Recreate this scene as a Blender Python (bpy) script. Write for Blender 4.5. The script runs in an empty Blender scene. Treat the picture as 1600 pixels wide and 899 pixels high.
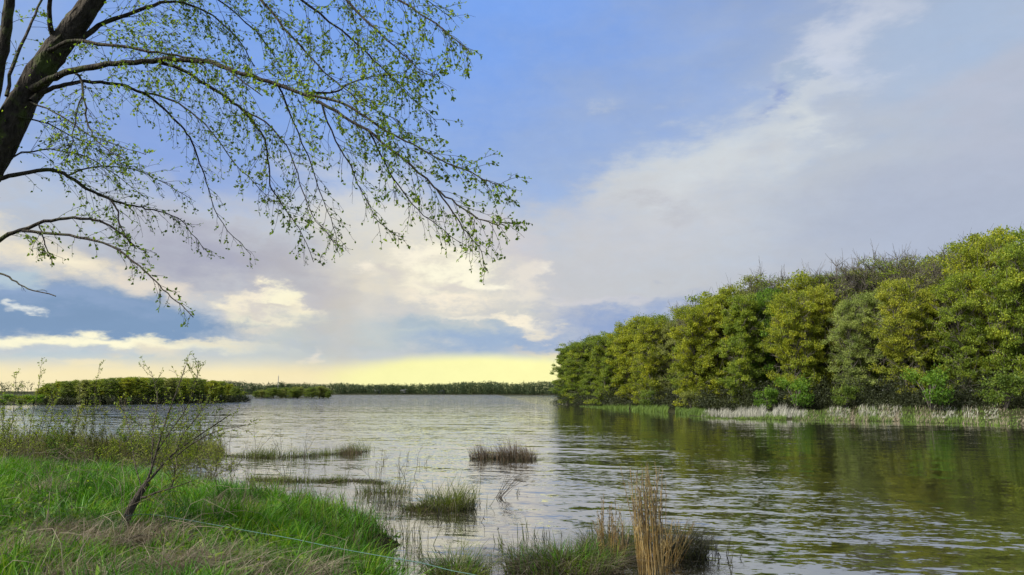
import bpy, math, random
import numpy as np
from mathutils import Vector

random.seed(7)
rng = np.random.default_rng(7)
scene = bpy.context.scene
COL = scene.collection

# ------------------------------------------------------------------ camera
F = 1155.0                     # focal length in pixels of the 1600 px wide photograph
HOR = 613.5                    # horizon row
PITCH = math.atan((HOR - 449.5) / F)
CAM_H = 2.6
cam_d = bpy.data.cameras.new('camera')
cam = bpy.data.objects.new('camera', cam_d)
COL.objects.link(cam)
cam.location = (0, 0, CAM_H)
cam.rotation_euler = (math.pi / 2 + PITCH, 0, 0)
cam_d.sensor_width = 36
cam_d.lens = F / 1600 * 36
cam_d.clip_start = 0.1
cam_d.clip_end = 12000
scene.camera = cam

# ------------------------------------------------------------------ render
scene.view_settings.view_transform = 'Standard'
scene.view_settings.look = 'None'
EXPOSURE = 0.8                 # the photograph is exposed for the shaded land under a bright sky
scene.view_settings.exposure = EXPOSURE
scene.view_settings.gamma = 1
scene.render.engine = 'CYCLES'
scene.cycles.max_bounces = 6
scene.cycles.diffuse_bounces = 3
scene.cycles.glossy_bounces = 3
scene.cycles.transmission_bounces = 3
scene.cycles.transparent_max_bounces = 4
scene.cycles.caustics_reflective = False
scene.cycles.caustics_refractive = False
scene.cycles.use_denoising = True

# ------------------------------------------------------------------ light
SUN_AZ, SUN_EL = math.radians(-116), math.radians(42)
to_sun = Vector((math.sin(SUN_AZ) * math.cos(SUN_EL), math.cos(SUN_AZ) * math.cos(SUN_EL), math.sin(SUN_EL)))
sl = bpy.data.lights.new('sun', 'SUN')
sl.energy = 4.8
sl.angle = math.radians(24)
sl.color = (1.0, 0.95, 0.86)
sun = bpy.data.objects.new('sun', sl)
sun.rotation_euler = (-to_sun).to_track_quat('-Z', 'Y').to_euler()
sun.location = (-30, 0, 40)
COL.objects.link(sun)


def lin(c):
    r = []
    for v in c:
        v = v / 255
        r.append(v / 12.92 if v <= 0.04045 else ((v + 0.055) / 1.055) ** 2.4)
    return r


def ray(px, py):
    """unit-forward direction of a pixel of the photograph"""
    x = (px - 800) / F
    yy = -(py - 449.5) / F
    c, s = math.cos(PITCH), math.sin(PITCH)
    return np.array([x, c - yy * s, s + yy * c])


def P(px, py, z=0.0):
    d = ray(px, py)
    t = (z - CAM_H) / d[2]
    return np.array([d[0] * t, d[1] * t, z])


def PD(px, py, dist):
    d = ray(px, py)
    t = dist / d[1]
    return np.array([d[0] * t, dist, CAM_H + d[2] * t])


class NT:
    """small helper for node trees"""
    def __init__(s, tree):
        s.t = tree
        s.n = tree.nodes
        s.l = tree.links

    def new(s, typ, props=None, **inp):
        n = s.n.new(typ)
        for k, v in (props or {}).items():
            setattr(n, k, v)
        for k, v in inp.items():
            key = int(k[1:]) if k[0] == 'i' and k[1:].isdigit() else k.replace('_', ' ')
            s.set(n, key, v)
        return n

    def set(s, n, key, v):
        sock = n.inputs[key]
        if hasattr(v, 'is_output') or isinstance(v, bpy.types.NodeSocket):
            s.l.new(v, sock)
        elif isinstance(v, (tuple, list)) and len(v) == 3 and sock.type == 'RGBA':
            sock.default_value = (*v, 1)
        else:
            sock.default_value = v

    def math(s, op, a, b=None, c=None, clamp=False):
        n = s.n.new('ShaderNodeMath')
        n.operation = op
        n.use_clamp = clamp
        for i, v in enumerate((a, b, c)):
            if v is not None:
                s.set(n, i, v)
        return n.outputs[0]

    def vmath(s, op, a, b=None, c=None):
        n = s.n.new('ShaderNodeVectorMath')
        n.operation = op
        for i, v in enumerate((a, b, c)):
            if v is not None:
                s.set(n, 'Scale' if (op == 'SCALE' and i == 1) else i, v)
        return n.outputs['Value'] if op in ('LENGTH', 'DOT_PRODUCT', 'DISTANCE') else n.outputs[0]

    def maprange(s, v, a, b, c=0.0, d=1.0, interp='LINEAR'):
        n = s.n.new('ShaderNodeMapRange')
        n.interpolation_type = interp
        s.set(n, 0, v)
        for i, q in enumerate((a, b, c, d)):
            s.set(n, i + 1, q)
        return n.outputs[0]

    def mix(s, fac, a, b, blend='MIX'):
        n = s.n.new('ShaderNodeMix')
        n.data_type = 'RGBA'
        n.blend_type = blend
        s.set(n, 0, fac)
        s.set(n, 6, a)
        s.set(n, 7, b)
        return n.outputs[2]

    def noise(s, vec, scale, detail=4, rough=0.5, dims='3D', out='Fac', distortion=0.0):
        n = s.n.new('ShaderNodeTexNoise')
        n.noise_dimensions = dims
        if vec is not None:
            s.set(n, 'Vector', vec)
        n.inputs['Scale'].default_value = scale
        n.inputs['Detail'].default_value = detail
        n.inputs['Roughness'].default_value = rough
        n.inputs['Distortion'].default_value = distortion
        return n.outputs[0 if out == 'Fac' else 1]

    def ramp(s, fac, stops):
        n = s.n.new('ShaderNodeValToRGB')
        e = n.color_ramp.elements
        while len(e) < len(stops):
            e.new(0.5)
        for el, (p, c) in zip(e, stops):
            el.position = p
            el.color = (*c, 1)
        s.set(n, 0, fac)
        return n.outputs[0]


# ------------------------------------------------------------------ sky: physical sky under broken layers of cloud
world = bpy.data.worlds.new('World')
scene.world = world
world.use_nodes = True
world.cycles.sampling_method = 'MANUAL'
world.cycles.sample_map_resolution = 1024
SKY_S = 0.1
SKY_G = SKY_S * 2 ** EXPOSURE


def build_sky():
    w = NT(world.node_tree)
    w.n.clear()
    sky = w.new('ShaderNodeTexSky', {'sky_type': 'NISHITA', 'sun_disc': False, 'sun_elevation': SUN_EL,
                                     'sun_rotation': SUN_AZ % (2 * math.pi)})
    tc = w.new('ShaderNodeTexCoord').outputs['Generated']
    nrm = w.vmath('NORMALIZE', tc)
    sep = w.new('ShaderNodeSeparateXYZ', i0=nrm)
    az = w.math('MULTIPLY', w.math('ARCTAN2', sep.outputs[0], sep.outputs[1]), 180 / math.pi)
    el = w.math('MULTIPLY', w.math('ARCSINE', sep.outputs[2]), 180 / math.pi)
    flat = w.vmath('MULTIPLY', nrm, (1, 1, 2.6))
    n1 = w.noise(flat, 5.0, 7, 0.55, out='Color')
    n2 = w.noise(flat, 17.0, 7, 0.6, out='Color')
    n3 = w.noise(w.vmath('MULTIPLY', nrm, (1, 1, 2.0)), 14.0, 9, 0.66)
    pos = w.new('ShaderNodeCombineXYZ', i0=az, i1=el).outputs[0]
    # billows are finer towards the horizon, where the cloud deck is farther off
    amp = w.maprange(el, 0, 22, 0.25, 1.0)
    warp = w.vmath('MULTIPLY', w.vmath('SUBTRACT', n1, (0.5, 0.5, 0.5)), (22, 13, 0))
    warp2 = w.vmath('MULTIPLY', w.vmath('SUBTRACT', n2, (0.5, 0.5, 0.5)), (7, 5, 0))
    warp = w.vmath('SCALE', w.vmath('ADD', warp, warp2), amp)
    posw = w.vmath('ADD', pos, warp)
    n4 = w.noise(w.vmath('MULTIPLY', nrm, (1, 1, 1.7)), 38.0, 8, 0.65, distortion=0.4)
    edge = w.math('ADD', w.math('SUBTRACT', n3, 0.5), w.math('MULTIPLY_ADD', n4, 0.55, -0.275))
    col = w.mix(0.55, sky.outputs[0], [c / SKY_G for c in lin((176, 186, 208))])

    def azel(px, py):
        d = ray(px, py)
        return math.degrees(math.atan2(d[0], d[1])), math.degrees(math.atan2(d[2], math.hypot(d[0], d[1])))

    K = math.degrees(1 / F)

    def cloud(cx, cy, rx, ry, rot, c, op, soft=0.0, k=0.5, warped=True):
        nonlocal col
        a, e = azel(cx, cy)
        m = w.new('ShaderNodeMapping', {'vector_type': 'TEXTURE'}, Vector=posw if warped else pos)
        m.inputs['Location'].default_value = (a, e, 0)
        m.inputs['Rotation'].default_value = (0, 0, math.radians(rot))
        m.inputs['Scale'].default_value = (rx * K, ry * K, 1)
        d = w.vmath('LENGTH', m.outputs[0])
        d = w.math('MULTIPLY_ADD', edge, k, d)
        f = w.maprange(d, 1.0, soft, 0.0, op, 'SMOOTHSTEP')
        col = w.mix(f, col, [x / SKY_G for x in lin(c)])

    for a in SKY_LAYERS:
        cloud(*a)
    fine = w.math('MULTIPLY', w.maprange(n4, 0.3, 0.7, 0.98, 1.02), w.maprange(w.noise(flat, 4.5, 5, 0.5, distortion=0.4), 0.3, 0.7, 0.96, 1.03))
    col = w.vmath('SCALE', col, fine)
    bg = w.new('ShaderNodeBackground', i0=col, i1=SKY_S)
    out = w.new('ShaderNodeOutputWorld')
    w.l.new(bg.outputs[0], out.inputs[0])


SKY_LAYERS = [
    # cx, cy, rx, ry, rot, colour, opacity, inner, edge noise
    (560, -140, 1050, 640, 0, (122, 165, 238), 1.0, 0.1, 0.3),
    (250, 250, 330, 120, 0, (134, 164, 226), 0.7, 0.0, 0.4),
    (1680, 420, 1200, 620, 26, (178, 189, 208), 1.0, 0.3, 0.3),
    (1120, 360, 560, 170, 22, (198, 203, 210), 0.75, 0.0, 0.5),
    (620, 455, 900, 190, -3, (198, 200, 204), 1.0, 0.3, 0.5),
    (-200, 420, 420, 150, 0, (188, 193, 202), 0.8, 0.3, 0.5),
    (1530, 50, 260, 110, 20, (168, 189, 219), 0.7, 0.0, 0.6),
    (1090, 258, 210, 95, 24, (213, 219, 222), 0.85, 0.0, 0.6),
    (1030, 300, 130, 50, 24, (208, 213, 216), 0.6, 0.0, 0.8),
    (1340, 66, 170, 80, 44, (217, 222, 233), 0.65, 0.0, 0.45),
    (1240, 190, 150, 60, 32, (203, 211, 219), 0.65, 0.0, 0.8),
    (1210, 215, 60, 24, 15, (214, 220, 224), 0.6, 0.0, 0.8),
    (1190, 160, 50, 26, 20, (146, 165, 208), 0.95, 0.0, 1.1),
    (1265, 128, 80, 26, 30, (161, 180, 208), 0.75, 0.0, 1.0),
    (1010, 345, 260, 90, 12, (201, 202, 207), 0.7, 0.0, 0.6),
    (1050, 320, 60, 24, -10, (188, 190, 198), 0.6, 0.0, 0.9),
    (1480, 330, 300, 130, 8, (175, 184, 205), 0.7, 0.0, 0.5),
    (1560, 190, 160, 110, 20, (185, 191, 209), 0.6, 0.0, 0.5),
    (610, 370, 260, 120, -25, (224, 222, 214), 0.85, 0.0, 0.6),
    (520, 420, 130, 80, -30, (222, 217, 204), 0.6, 0.0, 0.6),
    (330, 400, 220, 80, -8, (168, 170, 189), 0.95, 0.0, 0.7),
    (430, 435, 110, 60, -30, (185, 183, 188), 0.7, 0.0, 0.7),
    (520, 490, 90, 80, -50, (194, 189, 192), 0.7, 0.0, 0.7),
    (790, 400, 170, 60, -30, (206, 202, 206), 0.7, 0.0, 0.6),
    (680, 440, 260, 90, -14, (232, 226, 208), 0.9, 0.0, 1.0),
    (640, 408, 70, 26, -24, (255, 247, 226), 0.9, 0.0, 2.2),
    (715, 430, 85, 34, -20, (255, 250, 225), 1.0, 0.05, 2.4),
    (700, 475, 110, 16, -4, (255, 243, 220), 0.8, 0.0, 2.0),
    (590, 455, 60, 20, -10, (238, 228, 206), 0.7, 0.0, 2.0),
    (560, 425, 40, 18, -20, (255, 245, 226), 0.8, 0.0, 2.2),
    (770, 455, 45, 20, 0, (255, 249, 228), 0.9, 0.0, 2.2),
    (660, 450, 50, 16, -10, (255, 247, 222), 0.9, 0.0, 2.2),
    (610, 430, 35, 14, -20, (214, 208, 204), 0.8, 0.0, 1.6),
    (700, 455, 60, 10, -8, (214, 208, 204), 0.7, 0.0, 1.6),
    (860, 430, 30, 22, 10, (240, 234, 222), 0.8, 0.0, 2.0),
    (835, 440, 60, 40, 10, (232, 225, 214), 0.8, 0.0, 2.2),
    (820, 478, 80, 20, -8, (235, 228, 214), 0.7, 0.0, 2.0),
    (395, 492, 130, 42, -8, (222, 215, 204), 0.85, 0.0, 1.2),
    (338, 480, 44, 20, -10, (255, 245, 216), 0.9, 0.0, 2.4),
    (385, 470, 40, 13, -14, (255, 244, 218), 0.8, 0.0, 2.4),
    (372, 500, 50, 15, -4, (255, 247, 214), 0.9, 0.0, 2.4),
    (428, 484, 42, 22, -16, (255, 249, 218), 0.95, 0.0, 2.4),
    (470, 502, 44, 16, -12, (255, 245, 214), 0.9, 0.0, 2.4),
    (420, 492, 40, 7, -8, (206, 200, 196), 0.7, 0.0, 1.6),
    (420, 515, 110, 14, -4, (232, 222, 200), 0.8, 0.0, 1.6),
    (40, 398, 190, 44, -8, (241, 230, 205), 0.95, 0.05, 1.5),
    (90, 412, 90, 22, -10, (255, 245, 218), 0.8, 0.0, 1.8),
    (230, 446, 120, 22, -10, (234, 223, 208), 0.8, 0.0, 1.6),
    (120, 490, 280, 44, -4, (128, 156, 190), 1.0, 0.45, 0.8),
    (60, 462, 200, 20, -6, (150, 172, 206), 0.7, 0.0, 1.0),
    (10, 445, 60, 18, 10, (194, 212, 218), 0.7, 0.0, 1.2),
    (44, 482, 13, 6, 0, (232, 236, 233), 0.9, 0.0, 0.6),
    (650, 528, 330, 36, 0, (186, 199, 204), 0.9, 0.2, 0.8),
    (770, 534, 190, 26, 3, (155, 178, 209), 0.9, 0.1, 0.9),
    (640, 515, 90, 14, 4, (168, 186, 202), 0.7, 0.0, 1.2),
    (960, 500, 180, 48, 10, (147, 168, 207), 0.95, 0.1, 0.9),
    (790, 509, 120, 8, -5, (255, 244, 220), 0.9, 0.0, 1.0),
    (850, 520, 80, 7, -6, (240, 230, 208), 0.8, 0.0, 0.9),
    (930, 470, 120, 12, 8, (214, 212, 216), 0.6, 0.0, 0.9),
    (880, 545, 110, 10, -3, (226, 214, 190), 0.8, 0.0, 1.2),
    (120, 526, 330, 11, -1, (255, 250, 218), 1.0, 0.1, 0.7),
    (330, 530, 130, 8, 0, (240, 232, 205), 0.8, 0.0, 0.9),
    (60, 552, 300, 18, -1, (185, 201, 211), 0.9, 0.1, 0.9),
    (240, 543, 80, 14, -2, (240, 229, 202), 0.8, 0.0, 1.8),
    (130, 560, 70, 8, 0, (236, 226, 200), 0.7, 0.0, 1.4),
    (430, 556, 240, 24, 0, (200, 207, 207), 0.9, 0.2, 0.8),
    (480, 545, 20, 7, 30, (232, 226, 214), 0.8, 0.0, 0.9),
    (300, 606, 1400, 50, 0, (251, 236, 190), 0.97, 0.35, 0.3, False),
    (535, 500, 55, 90, -22, (207, 203, 195), 0.8, 0.0, 0.6),
    (600, 480, 60, 90, -22, (222, 217, 206), 0.7, 0.0, 0.6),
    (745, 597, 270, 50, 0, (255, 252, 182), 1.0, 0.6, 0.14, False),
    (930, 600, 210, 54, 0, (255, 251, 180), 0.95, 0.5, 0.14, False),
]
build_sky()


# ------------------------------------------------------------------ object helpers
class MB:
    """collects quads in numpy arrays and links them as ONE mesh object"""
    def __init__(s):
        s.V, s.Q, s.n = [], [], 0

    def add(s, v, q):
        v = np.asarray(v, float).reshape(-1, 3)
        s.V.append(v)
        s.Q.append(np.asarray(q, np.int64).reshape(-1, 4) + s.n)
        s.n += len(v)

    def tube(s, pts, rad, n=5, cap=True):
        pts = np.asarray(pts, float)
        k = len(pts)
        rad = np.broadcast_to(np.asarray(rad, float), (k,))
        t = np.gradient(pts, axis=0)
        t /= np.linalg.norm(t, axis=1, keepdims=True) + 1e-12
        m = np.abs(t.mean(0))
        ref = np.eye(3)[int(np.argmin(m))]
        a = np.cross(t, ref)
        a /= np.linalg.norm(a, axis=1, keepdims=True) + 1e-12
        b = np.cross(t, a)
        ang = np.arange(n) * 2 * math.pi / n
        v = pts[:, None] + rad[:, None, None] * (a[:, None] * np.cos(ang)[None, :, None] + b[:, None] * np.sin(ang)[None, :, None])
        i = np.arange(k - 1)[:, None] * n
        j = np.arange(n)[None]
        j2 = (j + 1) % n
        q = np.stack([i + j, i + j2, i + n + j2, i + n + j], -1).reshape(-1, 4)
        s.add(v.reshape(-1, 3), q)

    def box(s, c, sz, rz=0.0):
        c = np.asarray(c, float)
        h = np.asarray(sz, float) / 2
        v = np.array([[x, y, z] for z in (-1, 1) for y in (-1, 1) for x in (-1, 1)]) * h
        cs, sn = math.cos(rz), math.sin(rz)
        v = np.stack([v[:, 0] * cs - v[:, 1] * sn, v[:, 0] * sn + v[:, 1] * cs, v[:, 2]], 1) + c
        s.add(v, [[0, 2, 3, 1], [4, 5, 7, 6], [0, 1, 5, 4], [2, 6, 7, 3], [0, 4, 6, 2], [1, 3, 7, 5]])

    def leaves(s, c, d, L, W, fold=0.0, fine=False):
        """leaf quads: base c, long axis d, length L, width W"""
        c = np.asarray(c, float)
        n = len(c)
        d = d / (np.linalg.norm(d, axis=1, keepdims=True) + 1e-9)
        r = rng.normal(size=(n, 3))
        sd = np.cross(d, r)
        sd /= np.linalg.norm(sd, axis=1, keepdims=True) + 1e-9
        up = np.cross(sd, d)
        L = np.broadcast_to(L, (n,))[:, None]
        W = np.broadcast_to(W, (n,))[:, None]
        if not fine:
            v = np.stack([c, c + d * L * .45 + sd * W / 2, c + d * L, c + d * L * .45 - sd * W / 2], 1)
            s.add(v.reshape(-1, 3), np.arange(4 * n).reshape(n, 4))
        else:
            f = up * W * fold
            v = np.stack([c, c + d * L * .22 + sd * W * .46 + f, c + d * L * .6 + sd * W * .36 + f, c + d * L,
                          c + d * L * .6 - sd * W * .36 + f, c + d * L * .22 - sd * W * .46 + f], 1)
            b = np.arange(n)[:, None] * 6
            s.add(v.reshape(-1, 3), np.concatenate([b + [0, 1, 2, 3], b + [0, 3, 4, 5]], 0))

    def blades(s, base, h, w, lean, az, curl=1.0, levels=4):
        """grass blades: base points, height, width, lean (horizontal reach / height), azimuth of lean"""
        base = np.asarray(base, float)
        n = len(base)
        t = np.linspace(0, 1, levels)
        h = np.broadcast_to(h, (n,))
        w = np.broadcast_to(w, (n,))
        lean = np.broadcast_to(lean, (n,))
        dirv = np.stack([np.cos(az), np.sin(az), np.zeros(n)], 1)
        face = rng.uniform(0, 2 * math.pi, n)
        sd = np.stack([np.cos(face), np.sin(face), np.zeros(n)], 1)
        reach = (lean * h)[:, None] * t[None] ** (1.0 + curl)
        zz = h[:, None] * (t[None] - 0.35 * np.minimum(lean, 1.6)[:, None] * t[None] ** 2.5)
        ctr = base[:, None] + dirv[:, None] * reach[..., None]
        ctr[..., 2] += zz
        wt = (w[:, None] * (1 - t[None] ** 1.6 * 0.93) / 2)[..., None]
        v = np.stack([ctr - sd[:, None] * wt, ctr + sd[:, None] * wt], 2)  # n,levels,2,3
        b = (np.arange(n) * levels * 2)[:, None, None]
        k = (np.arange(levels - 1) * 2)[None, :, None]
        q = b + k + np.array([0, 1, 3, 2])[None, None]
        s.add(v.reshape(-1, 3), q.reshape(-1, 4))

    def mesh(s, name, mat, smooth=False):
        me = bpy.data.meshes.new(name)
        if s.V:
            V = np.concatenate(s.V).astype(np.float32)
            Q = np.concatenate(s.Q).astype(np.int32)
            me.vertices.add(len(V))
            me.vertices.foreach_set('co', V.ravel())
            me.loops.add(Q.size)
            me.loops.foreach_set('vertex_index', Q.ravel())
            me.polygons.add(len(Q))
            me.polygons.foreach_set('loop_start', np.arange(0, Q.size, 4, dtype=np.int32))
            if smooth:
                me.polygons.foreach_set('use_smooth', np.ones(len(Q), bool))
            me.update(calc_edges=True)
        me.materials.append(mat)
        return me


def link(name, me, parent=None, kind=None):
    o = bpy.data.objects.new(name, me)
    COL.objects.link(o)
    if parent is not None:
        o.parent = parent
    if kind:
        o['kind'] = kind
    return o


def thing(name, label, cat, loc=(0, 0, 0), group=None, rz=0.0, sc=1.0):
    o = bpy.data.objects.new(name, None)
    COL.objects.link(o)
    o.location = [float(v) for v in loc]
    o.rotation_euler = (0, 0, rz)
    o.scale = (sc, sc, sc) if not hasattr(sc, '__len__') else sc
    o.empty_display_size = 0.2
    o['label'] = label
    o['category'] = cat
    if group:
        o['group'] = group
    return o


def copy_tree(root, loc, rz=0.0, sc=(1, 1, 1), label=None, group=None, mats=None):
    r = root.copy()
    COL.objects.link(r)
    r.location = [float(v) for v in loc]
    r.rotation_euler = (0, 0, rz)
    r.scale = sc
    if label:
        r['label'] = label
    if group:
        r['group'] = group
    for ch in list(root.children):
        c = ch.copy()
        COL.objects.link(c)
        c.parent = r
        if mats and ch.name.split('.')[0] in mats:
            c.material_slots[0].link = 'OBJECT'
            c.material_slots[0].material = mats[ch.name.split('.')[0]]
    return r


def spline(pts, m):
    """smooth curve through points (Catmull-Rom), m samples; works for any number of columns"""
    p = np.asarray(pts, float)
    if len(p) == 2:
        return p[0] + (p[1] - p[0]) * np.linspace(0, 1, m)[:, None]
    q = np.vstack([2 * p[0] - p[1], p, 2 * p[-1] - p[-2]])
    n = len(p) - 1
    u = np.linspace(0, n - 1e-6, m)
    i = u.astype(int)
    t = (u - i)[:, None]
    a, b, c, d = q[i], q[i + 1], q[i + 2], q[i + 3]
    return 0.5 * ((2 * b) + (c - a) * t + (2 * a - 5 * b + 4 * c - d) * t ** 2 + (3 * b - a - 3 * c + d) * t ** 3)


# ------------------------------------------------------------------ materials
def new_mat(name):
    m = bpy.data.materials.new(name)
    m.use_nodes = True
    m.node_tree.nodes.clear()
    return m, NT(m.node_tree)


def finish(nt, shader):
    o = nt.new('ShaderNodeOutputMaterial')
    nt.l.new(shader, o.inputs[0])


def leaf_mat(name, cols, trans=0.45, nscale=0.35, rough=0.6, tint=(1.15, 1.1, 0.6)):
    """leaf or blade: several real leaf colours mixed per leaf and per clump, partly translucent"""
    m, t = new_mat(name)
    geo = t.new('ShaderNodeNewGeometry')
    isl = geo.outputs['Random Per Island']
    nz = t.noise(t.new('ShaderNodeTexCoord').outputs['Object'], nscale, 3, 0.6)
    f = t.math('ADD', t.math('MULTIPLY', isl, 0.5), t.math('MULTIPLY_ADD', nz, 1.6, -0.55), clamp=True)
    k = len(cols)
    c = t.ramp(f, [(0.1 + 0.8 * i / max(1, k - 1), cc) for i, cc in enumerate(cols)])
    p = t.new('ShaderNodeBsdfPrincipled', Base_Color=c, Roughness=rough)
    p.inputs['Specular IOR Level'].default_value = 0.25
    tr = t.new('ShaderNodeBsdfTranslucent', Color=t.mix(1.0, c, tint, 'MULTIPLY'))
    mx = t.new('ShaderNodeMixShader', i0=trans)
    t.l.new(p.outputs[0], mx.inputs[1])
    t.l.new(tr.outputs[0], mx.inputs[2])
    finish(t, mx.outputs[0])
    return m


def bark_mat(name, c1, c2, scale=9.0, moss=None, bump=1.0):
    m, t = new_mat(name)
    oc = t.new('ShaderNodeTexCoord').outputs['Object']
    st = t.vmath('MULTIPLY', oc, (1, 1, 0.3))
    n1 = t.noise(st, scale, 6, 0.65)
    c = t.ramp(n1, [(0.3, c1), (0.7, c2)])
    n1 = t.math('ADD', n1, t.math('MULTIPLY', t.new('ShaderNodeTexVoronoi', {'feature': 'DISTANCE_TO_EDGE'}, Vector=t.vmath('MULTIPLY', oc, (1, 1, 0.28)), Scale=scale * 1.3).outputs['Distance'], 1.2))
    if moss:
        f = t.maprange(t.noise(oc, scale * 0.25, 4, 0.6), 0.52, 0.66)
        c = t.mix(f, c, moss)
    b = t.new('ShaderNodeBump', Height=n1, Strength=bump, Distance=0.03)
    p = t.new('ShaderNodeBsdfPrincipled', Base_Color=c, Roughness=0.9, Normal=b.outputs[0])
    p.inputs['Specular IOR Level'].default_value = 0.2
    finish(t, p.outputs[0])
    return m


M = {}
M['bark'] = bark_mat('dark_bark', (0.012, 0.010, 0.008), (0.07, 0.058, 0.042), 16, moss=(0.06, 0.075, 0.02))
M['twig'] = bark_mat('twig_bark', (0.02, 0.016, 0.013), (0.06, 0.048, 0.04), 20)
M['grey_bark'] = bark_mat('grey_bark', (0.05, 0.045, 0.04), (0.14, 0.125, 0.105), 6)
M['wood_bark'] = bark_mat('wood_bark', (0.05, 0.045, 0.038), (0.14, 0.125, 0.10), 4)
M['willow_bark'] = bark_mat('willow_bark', (0.035, 0.03, 0.024), (0.13, 0.11, 0.08), 25)
M['tan_twig'] = bark_mat('tan_twig', (0.07, 0.055, 0.035), (0.17, 0.145, 0.09), 25)
M['big_leaf'] = leaf_mat('young_tree_leaf', [(0.07, 0.13, 0.016), (0.15, 0.25, 0.025), (0.27, 0.37, 0.035)], 0.6, 0.5)
LEAFK = {
    'yellow': [(0.105, 0.154, 0.018), (0.248, 0.292, 0.022), (0.429, 0.429, 0.028)],
    'golden': [(0.115, 0.155, 0.02), (0.265, 0.30, 0.028), (0.43, 0.42, 0.044)],
    'green': [(0.083, 0.132, 0.018), (0.182, 0.253, 0.026), (0.352, 0.385, 0.033)],
    'dark': [(0.061, 0.105, 0.020), (0.127, 0.193, 0.028), (0.253, 0.303, 0.033)],
    'grey': [(0.105, 0.132, 0.035), (0.209, 0.242, 0.061), (0.319, 0.341, 0.077)],
    'silver': [(0.105, 0.154, 0.039), (0.226, 0.286, 0.066), (0.374, 0.424, 0.110)],
    'lush': [(0.050, 0.116, 0.015), (0.110, 0.209, 0.020), (0.220, 0.319, 0.026)],
}
for k_, v_ in LEAFK.items():
    M['leaf_' + k_] = leaf_mat(k_ + '_tree_leaf', v_, 0.5, 0.28)
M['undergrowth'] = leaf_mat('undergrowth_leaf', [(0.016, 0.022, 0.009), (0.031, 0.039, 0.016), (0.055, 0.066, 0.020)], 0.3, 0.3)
M['far_leaf'] = leaf_mat('far_wood_leaf', [(0.03, 0.05, 0.022), (0.05, 0.075, 0.03), (0.08, 0.10, 0.035)], 0.3, 0.03)
M['grass'] = leaf_mat('lush_grass', [(0.018, 0.058, 0.004), (0.042, 0.14, 0.005), (0.09, 0.24, 0.007), (0.20, 0.26, 0.02)], 0.36, 0.9, 0.5)
M['sedge'] = leaf_mat('sedge_green', [(0.045, 0.06, 0.014), (0.085, 0.12, 0.018), (0.16, 0.19, 0.03)], 0.4, 1.5)
M['marsh'] = leaf_mat('marsh_stems', [(0.055, 0.047, 0.023), (0.101, 0.094, 0.035), (0.125, 0.140, 0.031)], 0.3, 0.6)
M['dry'] = leaf_mat('dry_grass', [(0.09, 0.075, 0.05), (0.21, 0.175, 0.115), (0.34, 0.295, 0.21)], 0.3, 2.0, tint=(1, .95, .8))
M['thatch'] = leaf_mat('dark_thatch', [(0.023, 0.020, 0.012), (0.062, 0.051, 0.030), (0.117, 0.094, 0.055)], 0.2, 2.0, tint=(1, .95, .8))
M['gold'] = leaf_mat('golden_reed', [(0.26, 0.155, 0.045), (0.46, 0.33, 0.12), (0.58, 0.47, 0.24)], 0.35, 3.0, tint=(1.1, .95, .7))
M['brown_reed'] = leaf_mat('brown_reed', [(0.039, 0.027, 0.017), (0.094, 0.066, 0.039), (0.187, 0.140, 0.086)], 0.25, 2.0, tint=(1, .95, .8))
M['black_reed'] = leaf_mat('blackened_reed', [(0.02, 0.02, 0.014), (0.045, 0.045, 0.026), (0.08, 0.075, 0.04)], 0.2, 2.0)
M['pale_reed'] = leaf_mat('pale_reed', [(0.16, 0.155, 0.115), (0.30, 0.295, 0.235), (0.43, 0.425, 0.36)], 0.3, 0.3, tint=(1, .97, .9))
M['shore_grass'] = leaf_mat('shore_grass', [(0.047, 0.078, 0.016), (0.094, 0.156, 0.023), (0.156, 0.226, 0.039)], 0.4, 0.25)


def soil_mat():
    m, t = new_mat('lakeshore_soil')
    oc = t.new('ShaderNodeTexCoord').outputs['Object']
    n1 = t.noise(oc, 1.3, 8, 0.65)
    c = t.ramp(n1, [(0.3, (0.014, 0.015, 0.008)), (0.5, (0.028, 0.03, 0.012)), (0.7, (0.05, 0.045, 0.025))])
    b = t.new('ShaderNodeBump', Height=t.noise(oc, 14, 6, 0.7), Strength=0.8, Distance=0.05)
    p = t.new('ShaderNodeBsdfPrincipled', Base_Color=c, Roughness=1.0, Normal=b.outputs[0])
    p.inputs['Specular IOR Level'].default_value = 0.05
    finish(t, p.outputs[0])
    return m


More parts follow.
